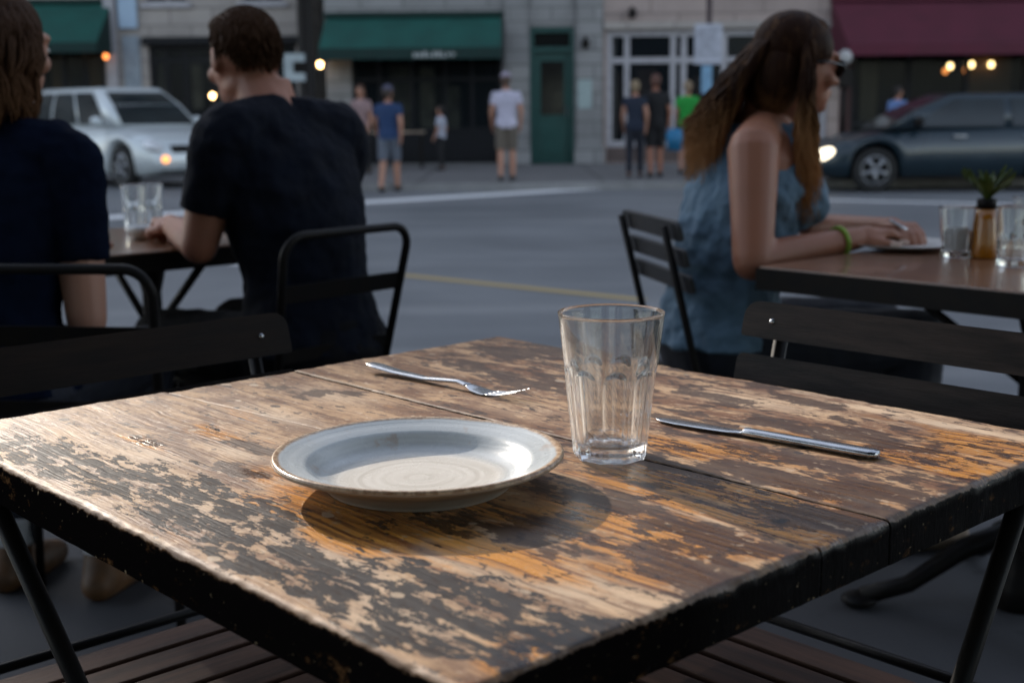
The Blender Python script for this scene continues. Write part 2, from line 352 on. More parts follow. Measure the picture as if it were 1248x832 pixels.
WEAR = {  # (px, py, ru, rv, strength) on the photo's table top
 'D': [(30,548,.09,.05,.5),(110,575,.09,.035,.5),(190,590,.07,.03,.62),(270,600,.07,.018,.45),(310,618,.05,.022,.62),(330,630,.03,.02,.5),(250,640,.05,.02,.35),(300,668,.09,.022,.6),(390,700,.08,.025,.62),(300,690,.06,.012,.35),
       (450,720,.07,.03,.6),(560,735,.05,.03,.66),(600,760,.07,.035,.7),(660,790,.05,.03,.62),(480,780,.03,.02,.45),(520,690,.04,.012,.42),(690,760,.03,.02,.4),(150,620,.05,.012,.3),(400,612,.03,.014,.3),(420,660,.05,.01,.3),
       (590,712,.008,.012,.9),(625,720,.008,.011,.9),(645,732,.006,.009,.85),(770,762,.01,.01,.9),(950,633,.007,.007,.7),(260,520,.03,.012,.35),(230,560,.03,.012,.3)],
 'O': [(760,640,.07,.02,.8),(880,600,.10,.02,.9),(800,660,.06,.012,.8),(950,610,.08,.015,.9),(400,610,.05,.05,.9),(470,640,.05,.05,1.0),(350,575,.03,.03,.6),(560,670,.06,.02,.7),(640,690,.05,.02,.6),(830,590,.08,.018,.9),(900,630,.09,.014,1.0),(960,650,.05,.012,1.0),(880,660,.05,.02,.6),(1010,600,.05,.03,.5),
       (830,545,.05,.02,.8),(900,555,.05,.02,.6),(1130,560,.08,.03,.8),(1200,545,.05,.03,.8),(1000,540,.06,.02,.5),(700,660,.06,.03,.5),(640,810,.03,.02,.7),(520,600,.1,.04,.6),(760,420,.08,.05,.4),(260,525,.05,.02,.5),(780,690,.05,.03,.5),(170,537,.03,.012,.6)],
 'P': [(180,555,.05,.02,.7),(330,505,.06,.02,.8),(400,480,.05,.02,.7),(290,552,.03,.01,.9),(420,690,.08,.012,.8),(350,650,.08,.012,.6),(260,620,.07,.02,.5),(560,650,.05,.02,.6),(700,715,.05,.03,.8),(560,690,.04,.02,.6),(480,745,.05,.012,.9),
       (820,740,.03,.03,.6),(930,490,.07,.03,.6),(1080,500,.07,.02,.8),(1160,520,.08,.02,.9),(1000,480,.05,.02,.6),(1040,606,.02,.008,1.0),(860,625,.05,.012,.9),(940,600,.04,.01,.6),(640,500,.05,.03,.3),(450,760,.04,.01,.7),(760,730,.06,.02,.7),(560,760,.02,.02,.4)],
 'B': [(390,478,.02,.022,1.0),(430,478,.02,.012,1.0),(345,472,.03,.012,.8),(310,545,.04,.012,.9),(290,575,.035,.012,.9),(180,537,.03,.008,.8),(868,483,.03,.01,1),(905,490,.015,.008,1),(935,470,.02,.006,.9),(935,514,.02,.012,1.0),(990,525,.03,.01,1.0),(1045,527,.018,.012,1.0),
       (985,490,.03,.009,1),(930,580,.05,.012,1),(830,570,.05,.01,.9),(1010,598,.05,.02,.8),(1080,600,.03,.02,.7),(620,430,.06,.03,.6),(700,430,.06,.03,.8),(560,445,.06,.02,.6),(640,465,.06,.03,.5),(870,655,.04,.014,.9),(830,690,.03,.02,.9),(640,650,.05,.03,.6),(560,640,.05,.03,.6),
       (1000,630,.03,.02,1),(1060,632,.02,.02,1),(880,720,.03,.02,.8),(720,800,.04,.02,.8),(980,560,.04,.01,.7),(860,520,.05,.012,.5),(1100,545,.03,.01,.6),(740,610,.05,.02,.5)],
}
WB = {k: [(*t_uv(px, py), ru, rv, s) for px, py, ru, rv, s in L] for k, L in WEAR.items()}
def wear_at(u, v):
    out = []
    for k in 'DOPB':
        a = 0.0
        for (bu, bv, ru, rv, s) in WB[k]:
            q = ((u-bu)/ru)**2+((v-bv)/rv)**2
            if q < 6: a = max(a, s*math.exp(-q*0.55)) if k != 'D' else a+(s*math.exp(-q*0.6) if q < 5 else 0)
        out.append(min(a, 1.0 if k != 'D' else 0.60))
    return out

def make_table():
    t = thing('wooden_table', 'square worn wooden table in front with flaking dark paint, holding plate, glass and cutlery', 'table', TC, TYAW)
    HU, HV = TU/2, TV/2
    s1 = lambda u: 0.045+0.002*noise.noise(Vector((u*9, 1, 0)))
    s2 = lambda u: -0.0925+0.098*u+0.002*noise.noise(Vector((u*9, 5, 0)))
    def axis(a, b, e=0.016, fine=0.0016, step=0.0045):
        xs = []; x = a
        while x < b-1e-9:
            xs.append(x)
            d = min(x-a, b-x); x += fine if d < e else step
        xs.append(b); return xs
    us = axis(-HU, HU)
    boards = [(s1, lambda u: HV, 0, 1), (s2, s1, 0, 0), (lambda u: -HV, s2, 1, 0)]
    bm = bmesh.new(); lay = bm.verts.layers.float_color.new('wear'); TOP = 0.75; TH = 0.039
    for bi, (lo, hi, outlo, outhi) in enumerate(boards):
        w0 = hi(0)-lo(0); ss = [x/w0 for x in axis(0, w0)]
        zoff = (0.0, -0.0012, 0.0004)[bi]; grid = []
        for u in us:
            row = []
            a = lo(u)+(0 if outlo else 0.0008); b_ = hi(u)-(0 if outhi else 0.0008)
            for s in ss:
                v = a+(b_-a)*s
                def rad(d, outer, k):
                    n1 = noise.noise(Vector((u*22+k*7, v*22, k))); n2 = noise.noise(Vector((u*90, v*90, k+3)))
                    r = (0.0075 if outer else 0.0022)*(1+0.55*n1+0.35*n2)
                    if outer and n1 > 0.55: r *= 1.25
                    if d >= r: return 0.0
                    return r-math.sqrt(max(0, r*r-(r-d)**2))
                dz = max(rad(v-a, outlo, bi), rad(b_-v, outhi, bi+9), rad(u+HU, 1, bi+20), rad(HU-u, 1, bi+30))
                z = TOP+zoff-dz+0.0006*noise.noise(Vector((u*12, v*30, 0)))
                jx = 0.0
                for (cx, cy, cr, cd) in PITS:
                    q = ((u-cx)**2+(v-cy)**2)/(cr*cr)
                    if q < 4: z -= cd*math.exp(-q*1.2)
                vv = bm.verts.new((u, v, z)); vv[lay] = wear_at(u, v); row.append(vv)
            grid.append(row)
        for i in range(len(us)-1):
            for j in range(len(ss)-1): bm.faces.new((grid[i][j], grid[i+1][j], grid[i+1][j+1], grid[i][j+1]))
        loop = [grid[i][0] for i in range(len(us))]+grid[-1][1:]+[grid[i][-1] for i in range(len(us)-2, -1, -1)]+grid[0][-2:0:-1]
        prev = loop; vtx_top = {id(q): q.co.z for q in loop}
        for k, dz in enumerate((0.008, 0.018, 0.03, TH)):
            cur = []
            for vtx in loop:
                n = 0.0012*noise.noise(Vector((vtx.co.x*40, vtx.co.y*40, dz*60)))
                q = bm.verts.new((vtx.co.x*(1-abs(n)*2), vtx.co.y+n*0.4, min(TOP-dz, vtx_top[id(vtx)]-.0025*(k+1)))); q[lay] = (0,0,0,0); cur.append(q)
            for i in range(len(loop)):
                j = (i+1) % len(loop); bm.faces.new((prev[i], cur[i], cur[j], prev[j]))
            prev = cur
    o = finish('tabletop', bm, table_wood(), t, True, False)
    # steel frame and folding legs
    bm = bmesh.new(); z0, z1 = 0.690, 0.7105
    for (a, b_, c, d) in ((-HU+.07,HU-.07,-HV+.07,-HV+.078),(-HU+.07,HU-.07,HV-.078,HV-.07),(-HU+.07,-HU+.078,-HV+.0785,HV-.0785),(HU-.078,HU-.07,-HV+.0785,HV-.0785)):
        box(bm, a, b_, c, d, z0, z1)
    finish('frame', bm, black_metal, t)
    for sx, sy, ex, ey in ((-1,-1,-.19,-.19),(1,1,.26,.26),(-1,1,-.2,.2),(1,-1,.2,-.2)):
        bm = bmesh.new(); tube(bm, [(sx*(HU-.04), sy*(HV-.04), .70), (ex, ey, 0.0)], 0.0105, 12); finish('leg', bm, black_metal, t, True)
    return t
PITS = []
for px, py, r, d in ((65,605,.0035,.0022),(148,646,.003,.0025),(775,768,.008,.007),(1104,640,.007,.005),(1008,668,.006,.004),(900,710,.004,.003),(500,812,.004,.003)):
    u, v = t_uv(px, py); PITS.append((u, v, r, d))
rr = random.Random(4)
for k in range(16):
    if k % 2: PITS.append((TU/2-rr.uniform(0,.004), rr.uniform(-.4,.4), rr.uniform(.002,.006), rr.uniform(.0004,.0012)))
    else: PITS.append((rr.uniform(-.42,.42), -TV/2+rr.uniform(0,.004), rr.uniform(.002,.005), rr.uniform(.0004,.0010)))
table = make_table()

# ------------------------------------------------------------------ plate
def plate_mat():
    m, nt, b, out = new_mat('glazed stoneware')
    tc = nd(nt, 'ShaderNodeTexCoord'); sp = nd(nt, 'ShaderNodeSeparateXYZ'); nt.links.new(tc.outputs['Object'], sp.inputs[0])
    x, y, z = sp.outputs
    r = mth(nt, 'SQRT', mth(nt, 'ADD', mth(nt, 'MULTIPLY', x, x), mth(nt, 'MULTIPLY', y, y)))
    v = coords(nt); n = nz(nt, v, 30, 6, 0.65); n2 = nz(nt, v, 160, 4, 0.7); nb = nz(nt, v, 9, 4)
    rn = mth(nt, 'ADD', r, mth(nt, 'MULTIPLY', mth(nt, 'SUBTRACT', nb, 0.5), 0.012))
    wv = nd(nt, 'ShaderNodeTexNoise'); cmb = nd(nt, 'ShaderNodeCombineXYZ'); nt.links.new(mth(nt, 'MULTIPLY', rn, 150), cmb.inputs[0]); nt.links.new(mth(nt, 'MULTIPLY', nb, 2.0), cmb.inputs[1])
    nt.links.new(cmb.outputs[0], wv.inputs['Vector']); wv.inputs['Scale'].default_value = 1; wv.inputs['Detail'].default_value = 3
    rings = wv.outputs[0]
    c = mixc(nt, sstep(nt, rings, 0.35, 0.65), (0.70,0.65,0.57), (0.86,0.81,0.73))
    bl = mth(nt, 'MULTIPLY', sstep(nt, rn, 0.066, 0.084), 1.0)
    c = mixc(nt, mth(nt, 'MULTIPLY', bl, 0.62), c, mixc(nt, rings, (0.27,0.36,0.44), (0.52,0.60,0.66)))  # blue glaze band, its colour also darkened to deepen the rim shade
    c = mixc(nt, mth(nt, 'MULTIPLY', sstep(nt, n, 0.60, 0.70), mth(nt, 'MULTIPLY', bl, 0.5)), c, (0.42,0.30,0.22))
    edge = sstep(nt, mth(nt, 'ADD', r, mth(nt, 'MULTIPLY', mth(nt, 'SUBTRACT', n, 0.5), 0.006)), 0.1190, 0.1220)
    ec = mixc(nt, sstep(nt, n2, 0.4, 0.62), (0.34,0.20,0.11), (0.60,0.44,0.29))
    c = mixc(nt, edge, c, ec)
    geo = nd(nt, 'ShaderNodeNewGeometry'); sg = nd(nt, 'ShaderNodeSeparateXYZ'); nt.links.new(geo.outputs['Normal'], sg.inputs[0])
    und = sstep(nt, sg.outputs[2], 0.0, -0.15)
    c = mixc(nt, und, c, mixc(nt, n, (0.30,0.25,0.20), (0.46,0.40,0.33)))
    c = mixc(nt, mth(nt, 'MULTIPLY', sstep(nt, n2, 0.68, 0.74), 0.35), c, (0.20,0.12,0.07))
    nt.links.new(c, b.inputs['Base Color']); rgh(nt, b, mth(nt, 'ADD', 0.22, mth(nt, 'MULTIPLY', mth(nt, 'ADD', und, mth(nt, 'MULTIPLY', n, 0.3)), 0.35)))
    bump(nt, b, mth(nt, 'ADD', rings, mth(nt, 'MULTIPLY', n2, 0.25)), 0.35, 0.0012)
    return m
bm = bmesh.new()
prof = [(0,.007),(.02,.0068),(.045,.0068),(.066,.0072),(.078,.0088),(.088,.013),(.0945,.0195),(.0985,.0235),(.104,.0255),(.112,.0278),(.119,.0303),(.1225,.0318),(.1248,.0322),(.1265,.0312),(.1272,.029),(.1262,.0272),(.122,.0252),(.112,.0205),(.102,.0165),(.094,.0125),(.086,.0068),(.0815,.0035),(.0800,.0012),(.0785,.0),(.0755,.0004),(.073,.0030),(.05,.0034),(0,.0034)]
def refine(p, k=2):
    for _ in range(k):
        q = [p[0]]
        for i in range(len(p)-1):
            a, b_ = Vector(p[i]), Vector(p[i+1]); q += [tuple(a.lerp(b_, .25)), tuple(a.lerp(b_, .75))]
        q.append(p[-1]); p = q
    return p
prof = refine(prof, 2)
n = 160; rings = []
for r_, z_ in prof:
    if r_ < 1e-6: rings.append([bm.verts.new((0,0,z_))]); continue
    rings.append([bm.verts.new(((r_*(1+0.006*noise.noise(Vector((math.cos(a)*1.3, math.sin(a)*1.3, 4)))))*math.cos(a), r_*math.sin(a), z_+(r_/.125)**2*0.0012*noise.noise(Vector((math.cos(a)*1.1, math.sin(a)*1.1, 8))))) for a in [2*math.pi*k/n for k in range(n)]])
for a, b_ in zip(rings, rings[1:]):
    for k in range(n):
        k2 = (k+1) % n
        if len(a) == 1: bm.faces.new((a[0], b_[k], b_[k2]))
        elif len(b_) == 1: bm.faces.new((a[k], b_[0], a[k2]))
        else: bm.faces.new((a[k], b_[k], b_[k2], a[k2]))
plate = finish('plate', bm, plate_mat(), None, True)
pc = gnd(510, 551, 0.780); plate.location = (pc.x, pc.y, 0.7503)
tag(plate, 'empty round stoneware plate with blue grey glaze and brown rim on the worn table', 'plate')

# ------------------------------------------------------------------ drinking glass
def glass_mat(name='clear glass', dirt=True):
    m, nt, b, out = new_mat(name)
    b.inputs['Transmission Weight'].default_value = 1.0; b.inputs['IOR'].default_value = 1.48
    b.inputs['Base Color'].default_value = (0.985,1.0,0.995,1)
    v = coords(nt)
    n = nz(nt, v, 110, 6, 0.75); n2 = nz(nt, coords(nt, (1,1,0.25)), 55, 4, 0.6)
    rgh(nt, b, 0.0)
    if dirt:
        df = nd(nt, 'ShaderNodeBsdfDiffuse'); df.inputs[0].default_value = (0.8,0.78,0.72,1)
        tr = nd(nt, 'ShaderNodeBsdfTransparent')
        m1 = nd(nt, 'ShaderNodeMixShader'); m1.inputs[0].default_value = 0.15
        nt.links.new(b.outputs[0], m1.inputs[1]); nt.links.new(tr.outputs[0], m1.inputs[2])
        m2 = nd(nt, 'ShaderNodeMixShader')
        nt.links.new(mth(nt, 'ADD', mth(nt, 'MULTIPLY', sstep(nt, n, 0.60, 0.75), 0.05), 0.0), m2.inputs[0])
        nt.links.new(m1.outputs[0], m2.inputs[1]); nt.links.new(df.outputs[0], m2.inputs[2]); nt.links.new(m2.outputs[0], out.inputs[0])
    return m
clear_glass = glass_mat(); plain_glass = glass_mat('clear far glass', False)
def tumbler_mesh(H, rb, rt, facets, arch, nth=240, nzz=110, wall=.0028, base=.013):
    bm = bmesh.new()
    def ro(a, z):
        t = z/H; r = rb+(rt-rb)*(t**1.05)
        if z > arch*H: r += 0.0010*math.exp(-((z-arch*H)/.004)**2)*0
        ph = (a*facets/(2*math.pi)) % 1.0-0.5               # -0.5..0.5 inside a facet
        ang = ph*2*math.pi/facets
        rin = (r+0.0012)*math.cos(math.pi/facets)*1.0
        flat = rin/math.cos(ang)                             # chord of the facet
        ztop = arch*H*(0.78+0.22*math.sqrt(max(0.0, 1-(abs(ph)*2)**2)))               # rounded arch at the head of each facet
        k = 1/(1+math.exp(max(-40, min(40, (z-ztop)/0.0011))))
        dpt = max(0.0, r-flat+0.0006)
        rr_ = r+0.0008*k-dpt*k*1.45
        return rr_*(0.965+0.035*min(1, z/.004)) if z < .004 else rr_
    zs = [0.0, .0008, .002, .004]+[.004+(H-.0055)*i/nzz for i in range(1, nzz)]
    outer = []
    for z in zs: outer.append([bm.verts.new((ro(a, z)*math.cos(a), ro(a, z)*math.sin(a), z)) for a in [2*math.pi*k/nth for k in range(nth)]])
    lip = []
    for th in (30, 60, 90, 120, 150):
        a_ = R(th); rr_ = rt-wall/2*0.9+math.cos(a_)*wall/2*0.95; zz = H-.0014+math.sin(a_)*.0014
        lip.append([bm.verts.new((rr_*math.cos(a), rr_*math.sin(a), zz)) for a in [2*math.pi*k/nth for k in range(nth)]])
    inner = []
    ni = 40
    for i in range(ni+1):
        z = H-.0014-(H-.0014-base-.006)*i/ni; r = rb+(rt-rb)*((z/H)**1.05)-wall*(1.0+0.55*(1-z/H))
        inner.append([bm.verts.new((r*math.cos(a), r*math.sin(a), z)) for a in [2*math.pi*k/nth for k in range(nth)]])
    rbi = r
    for k in range(1, 7):
        th = R(15*k); rr_ = rbi-.006+.006*math.cos(th); zz = base+.006-.006*math.sin(th)
        inner.append([bm.verts.new((rr_*math.cos(a), rr_*math.sin(a), zz)) for a in [2*math.pi*k2/nth for k2 in range(nth)]])
    rbb = rr_
    for f in (.66, .33):
        inner.append([bm.verts.new((rbb*f*math.cos(a), rbb*f*math.sin(a), base-.0006*(1-f))) for a in [2*math.pi*k2/nth for k2 in range(nth)]])
    allr = outer+lip+inner
    for a, b_ in zip(allr, allr[1:]):
        for k in range(nth): bm.faces.new((a[k], a[(k+1)%nth], b_[(k+1)%nth], b_[k]))
    c = bm.verts.new((0,0,base-.0008)); l = allr[-1]
    for k in range(nth): bm.faces.new((l[k], l[(k+1)%nth], c))
    # underside with a shallow dome
    prev = outer[0]
    for f, z in ((.86,.0),(.78,.0022),(.4,.0034)):
        cur = [bm.verts.new((p.co.x*f, p.co.y*f, z)) for p in outer[0]]
        for k in range(nth): bm.faces.new((prev[(k+1)%nth], prev[k], cur[k], cur[(k+1)%nth]))
        prev = cur
    c = bm.verts.new((0,0,.0036))
    for k in range(nth): bm.faces.new((prev[(k+1)%nth], prev[k], c))
    return bm
glass = finish('drinking_glass', tumbler_mesh(.1385, .0345, .0500, 9, .62, 270, 140), clear_glass, None, True)
gb = gnd(744, 555, 0.75); glass.location = (gb.x, gb.y, 0.7504); glass.rotation_euler = (0,0,R(12))
glass.cycles.is_caustics_caster = True; table.children[0].cycles.is_caustics_receiver = True
tag(glass, 'empty faceted drinking glass standing beside the plate on the worn table', 'glass')

# ------------------------------------------------------------------ cutlery
def blade_loft(stations, n=16):
    """stations: (x, y_centre, z_centre, half width, half thickness, squareness)"""
    rings = []
    for x, yc, zc, hw, ht, p in stations:
        rings.append([(x, yc+hw*math.copysign(abs(math.cos(a))**p, math.cos(a)), zc+ht*math.copysign(abs(math.sin(a))**p, math.sin(a))) for a in [2*math.pi*k/n for k in range(n)]])
    return rings
def dense(st, k=4):
    out = []
    for a, b_ in zip(st, st[1:]):
        for i in range(k):
            t = i/k; t2 = t*t*(3-2*t)*.5+t*.5; out.append(tuple(x+(y-x)*t2 for x, y in zip(a, b_)))
    out.append(st[-1]); return out
a = Vector((*t_uv(798, 513), 0)); b_ = Vector((*t_uv(1071, 560), 0)); dk = b_-a; Lk = dk.length
kn = thing('table_knife', 'steel dinner knife lying at the right of the glass on the worn table', 'knife')
k0 = TC+tu*a.x+tv*a.y; k1 = TC+tu*b_.x+tv*b_.y
kn.location = (k0.x, k0.y, 0.7503); kn.rotation_euler = (0,0,math.atan2(k1.y-k0.y, k1.x-k0.x))
s = Lk/0.25
bm = bmesh.new()
loft(bm, blade_loft(dense([(.000*s,.002,.0028,.0006,.0004,1),(.003*s,.0015,.0028,.0035,.0006,1),(.010*s,.0005,.0028,.0068,.0008,1),(.03*s,0,.0028,.0092,.0010,1),(.06*s,0,.003,.0096,.0012,1),(.09*s,.0003,.0032,.0088,.0014,1),(.104*s,.0005,.0036,.0062,.0019,1),(.1075*s,.0005,.0040,.0060,.0030,.9)])))
finish('blade', bm, steel, kn, True)
bm = bmesh.new()
loft(bm, blade_loft(dense([(.108*s,.0005,.0045,.0064,.0043,.85),(.11*s,.0005,.0046,.0068,.0045,.8),(.15*s,0,.0046,.0072,.0043,.75),(.2*s,0,.0046,.0080,.0042,.75),(.232*s,0,.0046,.0092,.0043,.7),(.244*s,0,.0046,.0090,.0042,.75),(.2485*s,0,.0046,.0068,.0034,.8),(.25*s,0,.0046,.0030,.0018,1)])))
finish('handle', bm, steel, kn, True)
a = Vector((*t_uv(450, 452), 0)); b_ = Vector((*t_uv(632, 488), 0)); k0 = TC+tu*a.x+tv*a.y; k1 = TC+tu*b_.x+tv*b_.y; s = (k1-k0).length/0.2
fk = thing('fork', 'steel dinner fork lying behind the plate with tines turned up', 'fork', (k0.x, k0.y, .7503), math.atan2(k1.y-k0.y, k1.x-k0.x))
bm = bmesh.new()
loft(bm, blade_loft(dense([(0,0,.010,.003,.0008,1),(.002*s,0,.0098,.0075,.0016,.8),(.012*s,0,.0088,.0105,.0021,.8),(.04*s,0,.0058,.0090,.0021,.8),(.08*s,0,.0044,.0060,.0024,.8),(.108*s,0,.0070,.0040,.0026,.85),(.125*s,0,.0086,.0034,.0024,.9),(.138*s,0,.0066,.0060,.0018,.9)])))
finish('handle', bm, steel, fk, True)
bm = bmesh.new()
loft(bm, blade_loft(dense([(.1385*s,0,.0066,.0064,.0015,.9),(.148*s,0,.0036,.0110,.0011,.9),(.160*s,0,.0021,.0125,.0009,.9),(.166*s,0,.0023,.0125,.0009,.9)])))
finish('fork_head', bm, steel, fk, True)
for k in range(4):
    y = -.0106+.00707*k; bm = bmesh.new()
    loft(bm, blade_loft(dense([(.1662*s,y*.96,.0023,.0018,.0009,.9),(.182*s,y,.0042,.0017,.0009,.9),(.198*s,y,.0092,.0014,.0008,.9),(.207*s,y,.0136,.0006,.0004,1)]), 8)); finish('tine', bm, steel, fk, True)

# ------------------------------------------------------------------ folding bistro chairs
def rslat(bm, x0, x1, yc, zc, h, th, tilt, rad=.018):
    """a slat along x standing on edge with rounded ends; tilt leans it back"""
    pts = []
    for cx, cz, a0 in ((x1-rad, h/2-rad, 0), (x0+rad, h/2-rad, 90), (x0+rad, -h/2+.004, 180), (x1-rad, -h/2+.004, 270)):
        rr_ = rad if a0 < 100 else .004
        if a0 >= 100: cx = x0+.004 if a0 == 180 else x1-.004
        for k in range(5): an = R(a0+22.5*k); pts.append((cx+rr_*math.cos(an), cz+rr_*math.sin(an)))
    ct, st = math.cos(tilt), math.sin(tilt)
    poly_prism(bm, pts, -th/2, th/2, lambda x, z, y: (x, yc+y*ct-z*st, zc+z*ct+y*st))
def bistro_chair(label, loc, rz, group, wd=.44, h1=.062, h2=.055, slat_mat=None, nback=2, ztop=.80, sy=0.0):
    c = thing('folding_chair', label, 'chair', loc, rz, group); hw = wd/2; sm = slat_mat or dark_wood
    bm = bmesh.new(); tl = R(14)
    zt = ztop-h1/2; zc = zt
    for k in range(nback):
        hh = h1 if k == 0 else h2
        if k: zc -= (h1 if k == 1 else h2)/2+hh/2+.020
        rslat(bm, -hw, hw, -.205-(zc-.45)*math.tan(tl)+.014, zc, hh, .012, tl, .022 if k == 0 else .01)
    finish('backrest', bm, sm, c)
    bm = bmesh.new()
    for k in range(7):
        y = -.165+.055*k+sy; box(bm, -hw+.02, hw-.02, y-.022, y+.022, .447, .461, .002)
    finish('seat', bm, seat_wood, c)
    for sx in (-1, 1):
        x = sx*(hw-.045)
        bm = bmesh.new(); zt_ = ztop-.012; yb = -.212-(zt_-.45)*math.tan(tl)
        tube(bm, [(x, yb, zt_), (x, -.212, .45), (x, -.185, .40), (x, .19, .01)], .0095, 8); finish('leg', bm, black_metal, c, True)
        x2 = sx*(hw-.068)
        bm = bmesh.new(); tube(bm, [(x2, .17, .435), (x2, -.24, .01)], .0095, 8); finish('leg', bm, black_metal, c, True)
    for e, yy, zz in ((.05,.09,.115),(.07,-.15,.10),(.04,.172,.438),(.04,-.208,.438)):
        bm = bmesh.new(); tube(bm, [(-hw+e,yy,zz),(hw-e,yy,zz)], .0065, 6); finish('stretcher', bm, black_metal, c, True)
    for sx in (-1, 1):
        bm = bmesh.new(); bmesh.ops.create_uvsphere(bm, u_segments=8, v_segments=6, radius=.0045, matrix=Matrix.Translation((sx*(hw-.045), -.192-(zt-.45)*math.tan(tl)+.006, zt)))
        finish('rivet', bm, steel, c, True)
    return c
GCH = 'folding slat chairs pushed under the worn table'
# right chair: beyond the table's back right edge, sitter faces the table (direction -tv)
def chair_at(u, v, face):   # face: local direction the sitter looks, world angle
    p = TC+tu*u+tv*v; return (p.x, p.y, 0), face
ang_negv = math.atan2(-tv.y, -tv.x)-math.pi/2; ang_posu = math.atan2(tu.y, tu.x)-math.pi/2
loc, rz = chair_at(.235, TV/2-.17, ang_negv)
ch_r = bistro_chair('dark folding chair with two back slats beyond the right edge of the worn table', loc, rz, GCH, .60, .047, .045, mid_wood, 2, .828, .06)
loc, rz = chair_at(-TU/2+.14, -.185, ang_posu)
ch_l = bistro_chair('dark folding chair with one broad back slat beyond the left edge of the worn table', loc, rz, GCH, .62, .058, .04, None, 2, .803, .06)

# ------------------------------------------------------------------ black tube chairs
def arc(c, r, a0, a1, f, n=6): return [f(c[0]+r*math.cos(R(a0+(a1-a0)*k/n)), c[1]+r*math.sin(R(a0+(a1-a0)*k/n))) for k in range(n+1)]
def tube_chair(label, loc, rz, ztop=.84, wd=.42):
    c = thing('metal_chair', label, 'chair', loc, rz, 'black tube metal chairs at the left table'); hw = wd/2
    lean = lambda x, z: (x, -.20-(z-.44)*.22, z)
    bm = bmesh.new()
    pts = [lean(-hw+.025, .44)]+arc((-hw-.0+.05, ztop-.05), .05, 180, 90, lean)+arc((hw-.05, ztop-.05), .05, 90, 0, lean)+[lean(hw-.025, .44)]
    tube(bm, pts, .0100, 10); finish('back_frame', bm, black_metal, c, True)
    bm = bmesh.new(); z = ztop-.13
    poly_prism(bm, [(-hw+.012, z-.02), (hw-.012, z-.02), (hw-.010, z+.02), (-hw+.010, z+.02)], -.003, .003, lambda x, z_, y: (x, lean(0, z_)[1]+y, z_))
    poly_prism(bm, [(-hw+.022, z-.16), (hw-.022, z-.16), (hw-.02, z-.13), (-hw+.02, z-.13)], -.003, .003, lambda x, z_, y: (x, lean(0, z_)[1]+y, z_))
    finish('backrest', bm, black_metal, c)
    bm = bmesh.new(); box(bm, -hw+.01, hw-.01, -.2, .2, .435, .45, .006); finish('seat', bm, black_metal, c)
    for sx in (-1, 1):
        for sy in (-1, 1):
            bm = bmesh.new(); tube(bm, [(sx*(hw-.03), sy*.17, .437), (sx*(hw+.0), sy*.21, .0)], [.013,.010], 8); finish('leg', bm, black_metal, c, True)
    return c

# ------------------------------------------------------------------ people
def remeshed(name, bm, mat, parent, vox, smooth=4, wr=0.0, wscale=.07):
    o = finish(name, bm, mat, parent, True)
    m = o.modifiers.new('union', 'REMESH'); m.mode = 'VOXEL'; m.voxel_size = vox; m.use_smooth_shade = True
    s = o.modifiers.new('soft', 'SMOOTH'); s.factor = .5; s.iterations = smooth
    if wr:
        t = bpy.data.textures.new(name+'_folds', 'CLOUDS'); t.noise_scale = wscale; t.noise_depth = 3
        d = o.modifiers.new('folds', 'DISPLACE'); d.texture = t; d.strength = wr; d.mid_level = .5; d.texture_coords = 'LOCAL'
    return o
def cap(bm, p0, r0, p1, r1, n=14, k=1.0):
    """rounded tapered limb"""
    p0, p1 = Vector(p0), Vector(p1); d = (p1-p0); dn = d.normalized(); pts = []; rs = []
    for a in (80, 55, 30): pts.append(p0-dn*r0*math.sin(R(a))); rs.append(r0*math.cos(R(a)))
    for t in (0, .25, .5, .75, 1): pts.append(p0+d*t); rs.append((r0+(r1-r0)*t)*(1+(k-1)*math.sin(math.pi*t)))
    for a in (30, 55, 80): pts.append(p1+dn*r1*math.sin(R(a))); rs.append(r1*math.cos(R(a)))
    tube(bm, pts, rs, n)
def flat(bm, p0, r0, p1, r1, n=16): tube(bm, [p0, (Vector(p0)+Vector(p1))/2, p1], [r0, (r0+r1)/2*1.02, r1], n)
def torso(bm, rings, n=28, infl=0.0):
    rs = []
    for c, rx, ry in rings: rs.append([(c[0]+(rx+infl)*math.cos(a), c[1]+(ry+infl)*math.sin(a), c[2]) for a in [2*math.pi*k/n for k in range(n)]])
    loft(bm, rs)
def hand(bm, wrist, d, up, grip=0.5, side=1, s=1.0):
    """palm and five curled fingers; d = direction of the hand, up = back of the hand"""
    w_ = Vector(wrist); d = Vector(d).normalized(); up = Vector(up); up = (up-d*up.dot(d)).normalized(); sd = d.cross(up).normalized()*side
    P = lambda f, l, h: w_+d*f*s+sd*l*s+up*h*s
    cap(bm, P(.0,.0,.0), .026*s, P(.035,0,0), .028*s)
    for l in (-.028,-.01,.01,.028): cap(bm, P(.02,l*.6,0), .014*s, P(.088,l,.002), .012*s)
    for k, (l, L) in enumerate(((-.030,.062),(-.010,.075),(.010,.080),(.030,.070))):
        p = P(.088, l, .002); ang = 0.25; dirv = d; r_ = .0095*s
        for j, f in enumerate((.45,.32,.23)):
            ang += grip*(.9 if j else .6); q = p+(d*math.cos(ang)-up*math.sin(ang))*L*f*s
            cap(bm, p, r_, q, r_*.93, 10); p = q; r_ *= .93
    p = P(.02,.026,-.008); q = P(.055,.050,-.018); cap(bm, p, .015*s, q, .0115*s, 10); q2 = q+(d*.03-up*.012*(1+grip)-sd*.006*grip)*s; cap(bm, q, .011*s, q2, .0095*s, 10)
